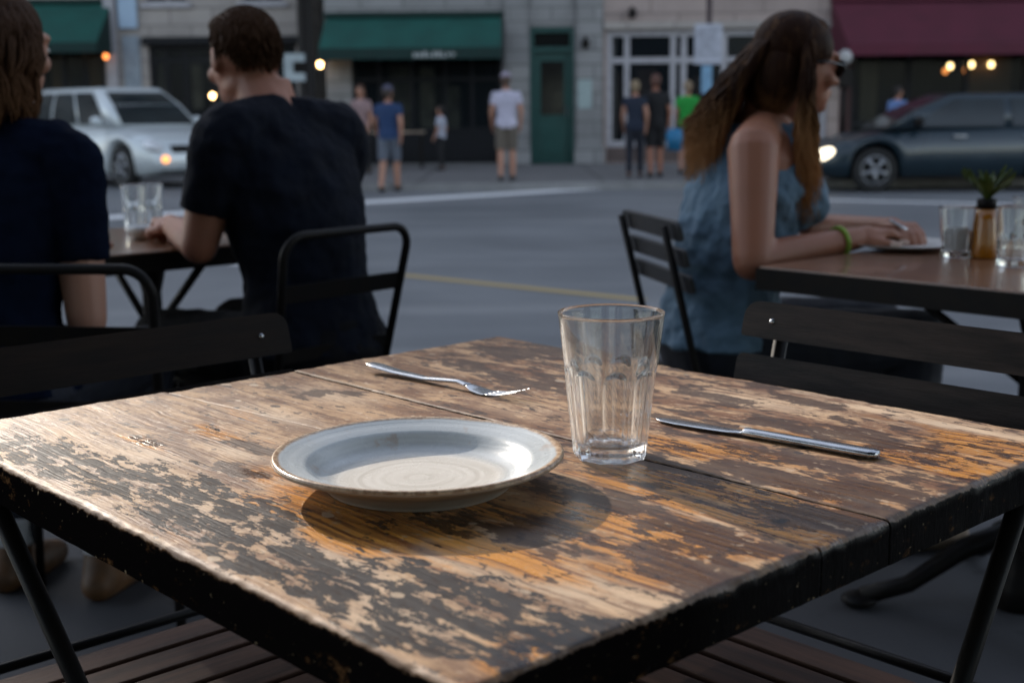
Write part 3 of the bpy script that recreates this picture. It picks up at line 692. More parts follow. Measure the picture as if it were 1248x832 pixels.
def head_parts(bm, c, yaw, pitch, s=1.0, female=False):
    rot = Euler((pitch, 0, yaw)); mt = rot.to_matrix(); c = Vector(c)
    f = lambda x, y, z: c+mt @ Vector((x, y, z))*s
    E = lambda p, r_: ellipsoid(bm, f(*p), tuple(k*s for k in r_), rot)
    E((0,-.012,.025), (.075,.093,.088)); E((0,.012,-.01), (.066,.078,.095)); E((0,.045,-.065), (.045,.045,.045)); E((0,.070,-.088), (.024,.020,.018))
    E((0,.078,.03), (.05,.018,.016)); E((0,.092,-.012), (.011,.016,.024)); E((0,.103,-.024), (.014,.013,.012))
    for sx in (-1, 1):
        E((sx*.074,-.008,-.005), (.009,.019,.030)); E((sx*.04,.062,-.025), (.025,.022,.022)); E((sx*.03,.078,.005), (.013,.011,.010))
        E((sx*.028,.0,-.06), (.03,.05,.035))
    E((0,.088,-.050), (.023,.010,.006)); E((0,.086,-.062), (.020,.010,.007))
    return f, rot
def eyes(parent, f, rot, s=1.0):
    ew = M('eye white', (.6,.58,.55), .3, bmp=0); 
    for sx in (-1, 1):
        bm = bmesh.new(); ellipsoid(bm, f(sx*.031,.082,.005), (.011*s,.008*s,.006*s), rot, 12, 8); ellipsoid(bm, f(sx*.031,.0885,.005), (.0045*s,.003*s,.0045*s), rot, 10, 6); finish('eye', bm, ew, parent, True)
navy = M('navy cotton', (0.005,0.009,0.022), .85, 0, (0.003,0.005,0.012), 14, .5, .3, .002, spec=.03)
charcoal = M('black navy cotton', (0.0035,0.006,0.014), .85, 0, (0.002,0.003,0.007), 14, .5, .3, .002, spec=.15)
jeans = M('dark denim', (0.006,0.008,0.018), .8, 0, (0.003,0.004,0.009), 20, .5, .3, .002)
dark_pants = M('black trousers', (0.005,0.005,0.007), .85, 0, (0.003,0.003,0.004), 12, .5, .3, .002, spec=.15)
denim_top = M('faded blue cotton', (0.125,0.205,0.28), .85, 0, (0.06,0.115,0.17), 7, .55, .35, .003, sheen=.1)
skinA = skin_mat('skin tone light', (0.34,0.155,0.095)); skinB = skin_mat('skin tone tan', (0.32,0.14,0.08)); skinC = skin_mat('skin tone', (0.40,0.22,0.15))
shoe_m = M('dark shoe', (0.02,0.018,0.016), .6, 0, (0.008,.008,.008), 20); tan_sole = M('tan shoe leather', (0.16,0.07,0.02), .6, 0, (0.05,0.024,0.01), 14); sock_m = M('white sock', (.5,.5,.52), .9)

def W2L(root_loc, rz, p):
    q = Vector(p)-Vector(root_loc); q.rotate(Euler((0,0,-rz))); return q

def seated_base(lean=.05, sh=.19, z0=.0, chest=1.0, fem=False):
    k = .92 if fem else 1.0; L = lean
    return [((0,-.03,.455+z0), .165*k+.01, .12), ((0,-.03,.52+z0), .178*k+.012, .135), ((0,-.035+L*.15,.60+z0), .158*k, .120), ((0,-.03+L*.35,.69+z0), .143*k, .108),
            ((0,-.02+L*.6,.80+z0), .160*k, .118*chest), ((0,-.005+L*.8,.89+z0), .182*k, .122*chest), ((0,.0+L*.95,.965+z0), .178*k, .108), ((0,.005+L,1.01+z0), .150*k, .085), ((0,.012+L*1.05,1.045+z0), .09, .066), ((0,.02+L*1.1,1.075+z0), .060, .057), ((0,.03+L*1.2,1.13+z0), .054, .056)]
def infl(rings, a, i0, i1): return [(c, rx+a, ry+a) for c, rx, ry in rings[i0:i1]]
def legs_seated(bm, r_, spread=.10, knee_y=.43, foot_y=.40, z=.50, a=0.0, shoe=False, kz=None, foot_x=None):
    kz = kz if kz is not None else z+.01; fx = foot_x if foot_x is not None else spread+.02
    for sx in (-1, 1):
        cap(bm, (sx*.09,-.02,z+.01), .088*r_+a, (sx*(spread+.02),knee_y,kz), .060*r_+a); cap(bm, (sx*(spread+.02),knee_y,kz), .058*r_+a, (sx*fx,foot_y,.12), .038*r_+a, k=1.12)
def foot_mesh(bm, x, y, ang=0, big=0.0):
    d = Vector((math.sin(ang), math.cos(ang), 0)); p = Vector((x, y, 0))
    cap(bm, p+Vector((0,0,.10)), .040+big, p-d*.02+Vector((0,0,.045)), .038+big); cap(bm, p-d*.035+Vector((0,0,.036)), .033+big, p+d*.10+Vector((0,0,.036)), .036+big); cap(bm, p+d*.10+Vector((0,0,.034)), .036+big, p+d*.16+Vector((0,0,.028)), .026+big)

def strands(bm, rng, n, root, end, mid=None, r0=.007, wave=.012, seg=10):
    for i in range(n):
        t = rng.random(); s = rng.random(); p0 = root(t, s); p3 = end(t, s); p1, p2 = mid(t, s, p0, p3)
        cl = random.Random(int(t*38)*7+int(s*3)); ph = cl.uniform(0, 6.28)+rng.uniform(-.5, .5); fq = cl.uniform(1.5, 2.3); pts = []; rs = []
        for k in range(seg+1):
            q = k/seg; b0, b1, b2, b3 = (1-q)**3, 3*q*(1-q)**2, 3*q*q*(1-q), q**3
            p = p0*b0+p1*b1+p2*b2+p3*b3
            p = p+Vector((math.sin(ph+q*fq*6.28), math.cos(ph*1.7+q*fq*6.28), 0))*wave*q
            pts.append(p); rs.append(r0*(1-.9*q**1.6)*(.8+.4*s))
        tube(bm, pts, rs, 5)

# --- man in the middle left, seen from behind, face turned left
loc = Vector((-.50, 3.06, 0)); rz = R(49)       # local +Y -> world (-sin, cos)
tube_chair('black tube chair carrying the man in the navy shirt', loc+Vector((-.075,-.0,0)), rz, .815, .37)
man = thing('person', 'man with short brown hair in a dark navy shirt seated at the left table', 'person', loc, rz)
rg = [((c[0],c[1],c[2]+(.03 if i > 5 else .012 if i > 3 else 0)), rx, ry) for i, (c, rx, ry) in enumerate(seated_base(.07, chest=1.12))]; rg = [(c, rx*1.01, ry*1.06) if i < 8 else (c, rx*1.02, ry*1.05) for i, (c, rx, ry) in enumerate(rg)]
HWL = W2L(loc, rz, at(207, 258, 3.27)); HWL.z = .80
ELW = W2L(loc, rz, at(243, 292, 2.98)); ELW.z = .775
shL, shR_ = Vector((-.185,.055,1.010)), Vector((.185,.055,1.010))
HR = Vector((.02,.40,.80)); EL_R = Vector((.26,.20,.78))
bm = bmesh.new(); torso(bm, rg); legs_seated(bm, 1.05)
for S_, E_, H_, hs in ((shL, ELW, HWL, -1), (shR_, EL_R, HR, 1)):
    cap(bm, S_, .058, E_, .044, k=1.04); cap(bm, E_, .043, E_.lerp(H_, .88), .028, k=1.08)
    hand(bm, E_.lerp(H_, .9), (H_-E_), (0,0,1), .55, hs)
cap(bm, (-.02,.06,1.05), .066, (-.02,.13,1.15), .058)
for sx in (-1, 1): cap(bm, (sx*.05,.06,1.065), .05, (sx*.15,.05,1.035), .062)
hf, hr = head_parts(bm, (-.025,.165,1.205), R(-13), R(-8), 1.03)
for sx in (-1, 1): foot_mesh(bm, sx*.12, .40)
body = remeshed('body', bm, skinA, man, .006)
eyes(man, hf, hr)
bm = bmesh.new(); torso(bm, infl(rg, .014, 1, 9)); torso(bm, [(rg[7][0], .12, .10), (rg[8][0], .095, .088), (tuple(Vector(rg[8][0])+Vector((0,.005,.022))), .082, .080)])
for S_, E_ in ((shL, ELW), (shR_, EL_R)):
    cap(bm, S_+Vector((0,0,.004)), .070, S_.lerp(E_, .35), .066); flat(bm, S_.lerp(E_, .1), .070, S_.lerp(E_, .66), .063)
for sx in (-1, 1): cap(bm, (sx*.03,.055,1.062), .062, (sx*.16,.05,1.03), .076)
remeshed('shirt', bm, charcoal, man, .006, 6, .018, .06)
bm = bmesh.new(); torso(bm, infl(rg, .012, 0, 3)); legs_seated(bm, 1.05, a=.014); remeshed('trousers', bm, dark_pants, man, .007, 3, .012)
for sx in (-1, 1): bm = bmesh.new(); foot_mesh(bm, sx*.12, .40, 0, .007); remeshed('shoe', bm, shoe_m, man, .007, 2)
bm = bmesh.new(); hc = hf(0,-.02,.03)
ellipsoid(bm, hf(0,-.016,.043), (.080,.095,.080), hr); ellipsoid(bm, hf(0,-.048,.008), (.066,.052,.050), hr); ellipsoid(bm, hf(0,.035,.085), (.062,.060,.034), hr)
rng = random.Random(3)
for k in range(2600):
    th = rng.uniform(0, 6.28); ph = rng.uniform(-.75, 1.5)
    dv = Vector((math.cos(th)*math.cos(ph), math.sin(th)*math.cos(ph), math.sin(ph)))
    if (dv.y > .45 and dv.z < .55) or (dv.y > .05 and dv.z < .25) or (dv.z < -.25 and dv.y > -.5): continue
    p = Vector((dv.x*.078, -.018+dv.y*.092, .038+dv.z*.082)); q = p+dv*.012*.35+Vector((0, 0, -.020))
    q = q+Vector((rng.uniform(-.004,.004), rng.uniform(-.004,.004), rng.uniform(-.010,.002))); tube(bm, [hf(*p), hf(*((p+q)/2)), hf(*q)], [.0035,.003,.001], 4)
finish('hair', bm, hair_mat('short brown hair', (0.050,0.024,0.012), (0.09,0.042,0.020), 1.1, 1.25), man, True)

# --- woman at far left seen from behind
loc = Vector((-1.09, 2.62, 0)); rz = R(-14)
tube_chair('black tube chair at the left picture edge carrying the long haired person', loc+Vector((.215,-.02,0)), R(-6), .80, .50)
lady = thing('person', 'person with wavy shoulder length brown hair in navy, seen from behind at far left', 'person', loc, rz)
rg = seated_base(.06, chest=1.05)
rg = [(c, rx*1.05, ry*1.06) if i < 8 else (c, rx, ry) for i, (c, rx, ry) in enumerate(rg)]
S_R, S_L = Vector((.19,.05,.98)), Vector((-.19,.05,.98)); E_R, E_L = Vector((.215,.03,.66)), Vector((-.26,.14,.75)); H_R, H_L = Vector((.04,.33,.79)), Vector((-.08,.38,.79))
bm = bmesh.new(); torso(bm, rg); legs_seated(bm, .98, foot_y=.20)
for S_, E_, H_, hs in ((S_L, E_L, H_L, -1), (S_R, E_R, H_R, 1)):
    cap(bm, S_, .054, E_, .041, k=1.04); cap(bm, E_, .040, E_.lerp(H_, .88), .026, k=1.08); hand(bm, E_.lerp(H_, .9), (H_-E_), (0,0,1), .5, hs, .93)
hf, hr = head_parts(bm, (0,.125,1.215), R(-18), R(-6), 1.0)
for sx in (-1, 1): foot_mesh(bm, sx*.12, .19, 0)
remeshed('body', bm, skinC, lady, .006); eyes(lady, hf, hr)
bm = bmesh.new(); torso(bm, infl(rg, .014, 1, 9))
for sx in (-1, 1): cap(bm, (sx*.05,.05,1.03), .052, (sx*.15,.05,1.0), .068)
for S_, E_ in ((S_L, E_L), (S_R, E_R)): cap(bm, S_+Vector((0,0,.004)), .066, S_.lerp(E_, .3), .062); flat(bm, S_.lerp(E_, .1), .066, S_.lerp(E_, .62), .058)
remeshed('shirt', bm, navy, lady, .006, 4, .016, .06)
bm = bmesh.new(); torso(bm, infl(rg, .012, 0, 3)); legs_seated(bm, .98, a=.013, foot_y=.20); remeshed('trousers', bm, jeans, lady, .007, 3, .012)
for sx in (-1, 1):
    bm = bmesh.new(); foot_mesh(bm, sx*.12, .19, 0, .007); remeshed('shoe', bm, tan_sole, lady, .007, 2)
    bm = bmesh.new(); flat(bm, (sx*.12,.19,.10), .049, (sx*.12,.195,.165), .046); remeshed('sock', bm, sock_m, lady, .007, 2)
bm = bmesh.new(); ellipsoid(bm, hf(0,-.02,.035), (.086,.10,.090), hr); ellipsoid(bm, hf(0,-.055,-.05), (.090,.062,.095), hr)
rng = random.Random(5)
def root(t, s): th = R(-200+220*t); return hf(.06*math.cos(th)*(.4+.6*s), -.01+.07*math.sin(th)*(.4+.6*s), .115-.05*s)
def end(t, s): th = R(-200+220*t); return hf(.105*math.cos(th), -.035+.10*math.sin(th), -.125-.07*s)
def mid(t, s, a, b): th = R(-200+220*t); q = hf(.125*math.cos(th), -.03+.125*math.sin(th), .06); q2 = hf(.12*math.cos(th), -.03+.115*math.sin(th), -.04); return q, q2
strands(bm, rng, 1000, root, end, mid, .0055, .022)
finish('hair', bm, hair_mat('wavy brown hair', (0.050,0.025,0.014), (0.13,0.062,0.030), 1.05, 1.25), lady, True)

# --- left table
GT = 'small cafe tables of the seated guests'
cafe_wood = M('brown cafe table wood', (0.27,0.12,0.055), .32, 0, (0.09,0.035,0.016), 6, .5, .2, .001, (1.5,12,3), coat=.4)
def cafe_table(label, cx, cy, rz, hu, hv, ped=True):
    t = thing('cafe_table', label, 'table', (cx,cy,0), rz, GT)
    bm = bmesh.new(); box(bm, -hu, hu, -hv, hv, .718, .75, .004); finish('tabletop', bm, cafe_wood, t)
    bm = bmesh.new()
    for a in ((-hu-.004,hu+.004,-hv-.006,-hv-.0005),(-hu-.004,hu+.004,hv+.0005,hv+.006),(-hu-.006,-hu-.0005,-hv,hv),(hu+.0005,hu+.006,-hv,hv)): box(bm, *a, .70, .746)
    finish('edge_band', bm, black_metal, t)
    bm = bmesh.new(); lathe(bm, [(0,.0),(.05,.0),(.05,.05),(.035,.09),(.028,.2),(.026,.6),(.045,.68),(.10,.712),(0,.712)], 20); finish('pedestal', bm, black_metal, t, True)
    for k in range(4):
        a = R(45+90*k); d = Vector((math.cos(a), math.sin(a), 0)); bm = bmesh.new()
        tube(bm, [d*.03+Vector((0,0,.17)), d*.12+Vector((0,0,.135)), d*.24+Vector((0,0,.05)), d*.34+Vector((0,0,.022))], [.026,.024,.02,.022], 8); ellipsoid(bm, d*.345+Vector((0,0,.016)), (.04,.04,.016))
        finish('foot', bm, black_metal, t, True)
    for k in range(2):
        bm = bmesh.new(); sx = (-1, 1)[k]; tube(bm, [(sx*.02,0,.5), (sx*(hu-.05),0,.712)], .011, 8); finish('brace', bm, black_metal, t, True)
    return t
cafe_table('small brown cafe table holding two tall glasses between the two left guests', -.985, 3.47, TYAW, .35, .35)
GG = 'clear glasses on the far cafe tables'
gm = bpy.data.meshes
def far_glass(label, p, H=.13, rb=.028, rt=.036, kind=0):
    o = finish('drinking_glass', tumbler_mesh(H, rb, rt, 8, .5, 80, 30), plain_glass, None, True); o.location = p; tag(o, label, 'glass', GG); return o
p = gnd(166, 284, .751); far_glass('tall clear glass at the left of the pair on the left table', p, .135)
p = gnd(186, 281, .751); far_glass('tall clear glass nearest the seated man\'s hand on the left table', p, .135)
cr = finish('small_bowl', (lambda b: (lathe(b, [(0,.002),(.03,.0),(.05,.02),(.055,.035),(.052,.035),(.046,.02),(.028,.006),(0,.005)], 32), b)[1])(bmesh.new()), white_ceramic, None, True)
cr.location = gnd(178, 291, .751); tag(cr, 'small white bowl beside the two tall glasses on the left table', 'bowl')

# --- right table and woman
P2 = gnd(925, 324, .75); c2 = P2+tu*.42+tv*.40
cafe_table('brown cafe table with a black edge where the woman in the blue top eats', c2.x, c2.y, TYAW, .42, .40)
def on2(px, py): return gnd(px, py, .7505)
pl = finish('plate', (lambda b: (lathe(b, [(0,.004),(.07,.004),(.085,.008),(.115,.018),(.117,.020),(.114,.020),(.085,.012),(.07,.009),(0,.009)][::-1], 48), b)[1])(bmesh.new()), white_ceramic, None, True)
pl.scale = (1.12,1.12,.8); pl.location = on2(1100, 303); tag(pl, 'white plate with food scraps under the hands of the woman', 'plate')
fd = M('pinkish food', (.42,.22,.2), .7, 0, (.5,.4,.3), 40)
bm = bmesh.new(); rng = random.Random(8)
for k in range(14): a = rng.uniform(0, 6.28); q = rng.uniform(.01,.06); ellipsoid(bm, (q*math.cos(a)-.015, q*math.sin(a), .015), (rng.uniform(.008,.018), rng.uniform(.008,.015), rng.uniform(.005,.009)), None, 8, 6)
fo = finish('food', bm, fd, None, True); fo.location = pl.location+Vector((0,0,.0)); tag(fo, 'small pile of leftovers on the white plate', 'food')
pg = on2(1165, 313)
far_glass('short clear glass holding sugar packets, left of the amber vase', pg, .112, .031, .041)
bm = bmesh.new(); 
for k in range(6): a = k*1.05; box(bm, -.019+.004*math.sin(a), .019+.004*math.sin(a), -.016+k*.0055, -.0125+k*.0055, .0, .047+.004*math.sin(a*2), .001)
su = finish('sugar_packets', bm, M('white paper', (.75,.75,.74), .8, 0, (.6,.6,.6), 20), None); su.location = pg+Vector((0,0,.016)); su.rotation_euler = (0,0,R(25)); tag(su, 'white sugar packets standing in the short glass', 'sugar')
vs = thing('vase', 'amber glass vase with a black neck on the right table', 'vase', on2(1199, 314))
amber = M('amber glass', (0.42,0.16,0.008), .15, 0, (0.30,0.10,0.005), 10, .5, 0, coat=.5)
bm = bmesh.new(); lathe(bm, [(0,.0),(.027,.0),(.030,.004),(.029,.03),(.024,.085),(.020,.108),(0,.108)], 32); finish('vase_body', bm, amber, vs, True)
bm = bmesh.new(); lathe(bm, [(0,.108),(.021,.108),(.021,.128),(.0175,.130),(.0175,.112),(0,.112)], 32); finish('neck', bm, black_metal, vs, True)
leafm = M('plant leaf', (0.10,0.135,0.02), .5, 0, (0.03,0.06,0.012), 30, .5, .1)
bm = bmesh.new(); rng = random.Random(2)
for k in range(26):
    a = rng.uniform(0, 6.28); t_ = rng.uniform(.1, 1.0); L_ = rng.uniform(.05,.085); d = Vector((math.cos(a)*t_, math.sin(a)*t_, 1.15)).normalized(); u_ = d.cross(Vector((0,0,1))).normalized() if t_ > .05 else Vector((1,0,0))
    b0 = Vector((0,0,.126)); pts = [(0,.0015),(.25,.007),(.55,.0095),(.8,.006),(1,.0008)]
    l = [bm.verts.new(b0+d*L_*q+u_*w_+Vector((math.cos(a), math.sin(a), 0))*.012*q*q) for q, w_ in pts]; r2 = [bm.verts.new(b0+d*L_*q-u_*w_+Vector((math.cos(a), math.sin(a), 0))*.012*q*q) for q, w_ in pts]
    m_ = [bm.verts.new(b0+d*L_*q+Vector((math.cos(a), math.sin(a), -.35))*(.012*q*q+.003)) for q, w_ in pts]
    for i in range(4): bm.faces.new((l[i], m_[i], m_[i+1], l[i+1])); bm.faces.new((m_[i], r2[i], r2[i+1], m_[i+1]))
sp_ = finish('plant_sprig', bm, leafm, None, True, False); sp_.location = vs.location; tag(sp_, 'green leafy sprig standing in the amber vase', 'plant')
far_glass('clear glass at the right picture edge, right of the amber vase', on2(1233, 324), .125, .031, .038)
p = on2(1252, 306); far_glass('clear glass beyond the right picture edge behind the vase', p, .125, .031, .038)

loc = Vector((.535, 3.10, 0)); rz = R(-82)
wl = lambda p: W2L(loc, rz, p)
woman = thing('person', 'woman with long brown hair, sunglasses and blue sleeveless top eating at the right table', 'person', loc, rz)
rg = seated_base(.055, fem=True)
rg = [(c, rx, ry*(1.0 if i < 4 else 1.02)) for i, (c, rx, ry) in enumerate(rg)]
S_R, S_L = Vector((.165,-.005,.985)), Vector((-.165,.065,.985))
E_R = wl(at(917, 318, 2.84)); H_R = wl(at(1074, 284, 3.02)); E_L = Vector((-.24,.30,.77)); H_L = wl(at(1100, 277, 3.06))
bm = bmesh.new(); torso(bm, rg)
for sx in (-1, 1): ellipsoid(bm, (sx*.075,.155,.865), (.062,.052,.06))
legs_seated(bm, .98, kz=.53)
cap(bm, S_R, .060, S_R.lerp(E_R, .45), .053); cap(bm, S_R.lerp(E_R, .4), .053, E_R, .045)
cap(bm, (.05,.06,1.035), .045, tuple(S_R+Vector((-.015,.01,.012))), .056)
cap(bm, (-.05,.06,1.035), .045, tuple(S_L+Vector((.015,.0,.008))), .052); cap(bm, E_R, .043, E_R.lerp(H_R, .3), .038); cap(bm, E_R, .041, E_R.lerp(H_R, .8), .027, k=1.06); hand(bm, E_R.lerp(H_R, .8), (H_R-E_R), (0,0,1), .55, 1, .95)
cap(bm, S_L, .048, E_L, .038); cap(bm, E_L, .037, E_L.lerp(H_L, .8), .025); hand(bm, E_L.lerp(H_L, .8), (H_L-E_L), (0,0,1), .6, -1, .93)
HC = wl(at(973, 80, 3.08))
cap(bm, (0,.10,1.06), .052, tuple(HC+Vector((0,-.02,-.07))), .052)
hf, hr = head_parts(bm, HC, R(6), R(-9), .97)
for sx in (-1, 1): foot_mesh(bm, sx*.12, .40)
remeshed('body', bm, skinB, woman, .0055); 
bm = bmesh.new(); tr_ = infl(rg, .022, 1, 6)+[((0,rg[6][0][1]+.012,rg[6][0][2]), .148, rg[6][2]+.034), ((0,rg[7][0][1]+.012,rg[7][0][2]), .128, rg[7][2]+.034), ((0,rg[8][0][1]+.008,rg[8][0][2]-.004), .098, rg[8][2]+.030)]
torso(bm, tr_)
for sx in (-1, 1): ellipsoid(bm, (sx*.075,.145,.865), (.072,.066,.07))
remeshed('top', bm, denim_top, woman, .006, 3, .026, .05)
bm = bmesh.new(); torso(bm, infl(rg, .013, 0, 3)); legs_seated(bm, .98, a=.013, kz=.53); remeshed('trousers', bm, jeans, woman, .007, 3, .010)
for sx in (-1, 1): bm = bmesh.new(); foot_mesh(bm, sx*.12, .40, 0, .006); remeshed('shoe', bm, M('tan canvas shoe', (.30,.22,.15), .8), woman, .007, 2)
# sunglasses
bm = bmesh.new()
for sx in (-1, 1): ellipsoid(bm, hf(sx*.033,.094,.006), (.027,.006,.022), hr); tube(bm, [hf(sx*.060,.088,.012), hf(sx*.078,.04,.012), hf(sx*.080,-.01,.004)], .003, 6)
tube(bm, [hf(-.012,.098,.012), hf(.012,.098,.012)], .003, 6)
finish('sunglasses', bm, M('black plastic lens', (.008,.008,.01), .15, bmp=0), woman, True)
bm = bmesh.new(); wc = E_R.lerp(H_R, .66); dv = (H_R-E_R).normalized(); u_, w_ = frame_of(dv)
tube(bm, [wc+(u_*math.cos(a)+w_*math.sin(a))*.033 for a in [2*math.pi*k/20 for k in range(21)]], .006, 6, False)
finish('bracelet', bm, M('lime green band', (.30,.48,.06), .6), woman, True)
bm = bmesh.new(); E = lambda p, r_: ellipsoid(bm, hf(*p), r_, hr)
E((0,-.022,.040), (.083,.098,.086)); E((0,-.055,-.03), (.080,.066,.10)); E((0,.012,.092), (.056,.042,.026))
rng = random.Random(9)
def ang(t): return R(-165+105*t/.55) if t < .55 else (R(-15+50*(t-.55)/.25) if t < .8 else R(125+50*(t-.8)/.2))
def root(t, s): th = ang(t); return hf(.055*math.cos(th)*(.3+.7*s), -.015+.055*math.sin(th)*(.3+.7*s), .122-.05*s)
def end(t, s):
    th = ang(t); g = (s*7.3) % 1.0
    if t < .55: return Vector((.150*math.cos(th), .035+.128*math.sin(th)-.02*g, .90+.15*g))
    sg = 1 if t < .8 else -1
    return Vector((sg*(.105+.05*((s*3.7) % 1.0)), .115+.045*((s*5.1) % 1.0), .81+.14*g))
def mid(t, s, a, b):
    th = ang(t); q = hf(.118*math.cos(th), -.03+(.115 if t < .55 else .03)*math.sin(th), .055); z = hf(.115*math.cos(th), -.045+(.12 if t < .55 else .03)*math.sin(th), -.13)
    return q, z.lerp(Vector((b.x, b.y, z.z)), .45)
strands(bm, rng, 2500, root, end, mid, .0034, .019, 14)
finish('hair', bm, hair_mat('long ombre hair', (0.028,0.012,0.007), (0.55,0.27,0.11), .92, 1.15), woman, True)
# fork in hand
fo2 = finish('fork', (lambda b: (tube(b, [H_R+Vector((0,.02,.03)), H_R+Vector((0,.08,-.005))], [.004,.006], 8), b)[1])(bmesh.new()), steel, None, True)
fo2.location = loc; fo2.rotation_euler = (0,0,rz); tag(fo2, 'small steel fork held by the woman over her plate', 'fork')
black_slat = M('black chair slat', (0.012,0.012,0.014), .5, 0, (0.02,0.018,0.018), 12, .5, .2, .001, (2,10,10))
bistro_chair('black slatted folding chair the woman in the blue top sits on', loc+Vector((.075,.03,0)), R(-78), 'folding slat chairs of the far guests', .42, .045, .04, black_slat, 3, .83)

# ------------------------------------------------------------------ cars
tyre_m = M('tyre rubber', (0.012,0.012,0.012), .8); rim_m = M('alloy rim', (.35,.36,.38), .3, .9, (.25,.26,.28), 20, .5, 0)
carglass = M('car glass', (0.02,0.032,0.038), .08, 0, (0.008,0.012,0.014), 1.2, .5, 0, spec=.5)
lens = emis('lit headlamp', (1.0,.86,.62), 3.0); lens_off = M('clear headlamp lens', (.85,.87,.9), .12, .2, bmp=0); orange_lamp = emis('lit amber fog lamp', (1.0,.38,.10), 2.2)
def interp(x, pts):
    for (a, b), (c, d) in zip(pts, pts[1:]):
        if x <= c: t = (x-a)/(c-a); return b+(d-b)*(t*t*(3-2*t)*.5+t*.5)
    return pts[-1][1]
def car(label, loc, rz, L, W, belt, cab, roof_z, paint_m, wr, lit, suv=False):
    t = thing('parked_car', label, 'car', loc, rz, 'cars parked at the far kerb')
    wx = (L/2-.88, -L/2+.92); ra = wr+.055; bm = bmesh.new(); rings = []; N = 90
    for i in range(N+1):
        x = -L/2+L*i/N; zt = interp(x, belt); zb = .22+.10*max(0, abs(x)-L/2+.35)/.35
        for q in wx:
            if abs(x-q) < ra: zb = max(zb, wr+math.sqrt(ra*ra-(x-q)**2))
        e = max(0, (abs(x)-(L/2-.75))/.75); hw = W/2*(1-.30*e**2.4)
        zm = zb+(zt-zb)*.5; r = []
        for (fy, z) in ((0,zb),(.80,zb),(.96,zb+.03),(1.0,zm-.05),(1.0,zm+.08),(.965,zt-.09),(.90,zt-.02),(.70,zt+.015),(.35,zt+.035),(0,zt+.04)): r.append((x, -hw*fy, max(z, zb)))
        r += [(x, -p[1], p[2]) for p in r[-2:0:-1]]
        rings.append(r)
    loft(bm, rings)
    # cabin: belt ring to roof ring
    bx0, bx1, rx0, rx1 = cab; bw, rw = W/2*.90, W/2*.70; zb0 = interp((bx0+bx1)/2, belt)-.01
    def cabr(x0, x1, hw, z, c=.12, n=4):
        p = []
        for cx, cy, a0 in ((x1-c, hw-c, 0), (x0+c, hw-c, 90), (x0+c, -hw+c, 180), (x1-c, -hw+c, 270)):
            for k in range(n+1): a = R(a0+90*k/n); p.append((cx+c*math.cos(a), cy+c*math.sin(a), z))
        return p
    loft(bm, [cabr(bx0, bx1, bw, zb0), cabr(bx0+(rx0-bx0)*.5, bx1+(rx1-bx1)*.5, bw+(rw-bw)*.45, zb0+(roof_z-zb0)*.55), cabr(rx0, rx1, rw, roof_z-.045), cabr(rx0+.05, rx1-.06, rw-.05, roof_z-.008), cabr(rx0+.25, rx1-.3, rw-.2, roof_z)])
    finish('body', bm, paint_m, t, True)
    # windows lie just proud of the cabin sides
    def W3(u, v, sd):   # u along, v up 0..1
        k = .45*min(1, v/.55) if v < .55 else .45+.55*(v-.55)/.45
        z = zb0+(roof_z-zb0)*v if v < .55 else zb0+(roof_z-zb0)*.55+((roof_z-.045)-(zb0+(roof_z-zb0)*.55))*(v-.55)/.45; hw = bw+(rw-bw)*k+.014
        x = (bx0+(rx0-bx0)*(.5*min(1, v/.55) if v < .55 else .5+.5*(v-.55)/.45))*(1-u)+(bx1+(rx1-bx1)*(.5*min(1, v/.55) if v < .55 else .5+.5*(v-.55)/.45))*u
        return (x, sd*hw, z)
    for sd in (-1, 1):
        for (a, b) in (((.08,.30),(.33,.60),(.63,.90)) if suv else ((.13,.42),(.46,.88))):
            bm = bmesh.new(); g = [[bm.verts.new(W3(a+(b-a)*i/4, .06+.86*j/4, sd)) for j in range(5)] for i in range(5)]
            for i in range(4):
                for j in range(4): bm.faces.new((g[i][j], g[i+1][j], g[i+1][j+1], g[i][j+1]))
            finish('window', bm, carglass, t, True)
    for fr in (0, 1):
        bm = bmesh.new(); g = []
        for i in range(5):
            row = []
            for j in range(5):
                v = .05+.88*j/4; p = W3(float(fr), v, 1); y = (p[1]-.13)*(-1+2*i/4); row.append(bm.verts.new((p[0]+(.014 if fr else -.014), y, p[2])))
            g.append(row)
        for i in range(4):
            for j in range(4): bm.faces.new((g[i][j], g[i+1][j], g[i+1][j+1], g[i][j+1]))
        finish('windscreen' if fr else 'rear_window', bm, carglass, t, True)
    for q in wx:
        for sd in (-1, 1):
            rotm = Matrix.Translation((q, sd*(W/2-.12), wr)) @ Matrix.Rotation(R(90*(-sd)), 4, 'X')
            bm = bmesh.new(); lathe(bm, [(0,-.1),(wr-.02,-.1),(wr,-.07),(wr,.07),(wr-.02,.10),(wr*.68,.105),(wr*.66,.06),(0,.06)], 36); bmesh.ops.transform(bm, matrix=rotm, verts=bm.verts)
            ty = finish('wheel', bm, tyre_m, t, True)
            bm = bmesh.new(); lathe(bm, [(wr*.67,.085),(wr*.62,.108),(wr*.58,.09),(wr*.67,.075)], 30)
            for k in range(5):
                a = 2*math.pi*k/5+.3; tube(bm, [(0,0,.095),(wr*.3*math.cos(a), wr*.3*math.sin(a), .10),(wr*.62*math.cos(a), wr*.62*math.sin(a), .09)], [.035,.03,.035], 6)
            bmesh.ops.transform(bm, matrix=rotm, verts=bm.verts); finish('rim', bm, rim_m, ty, True)
    # lamps, grille, mirrors, handles
    xf = L/2; zl = interp(xf-.25, belt)-.13
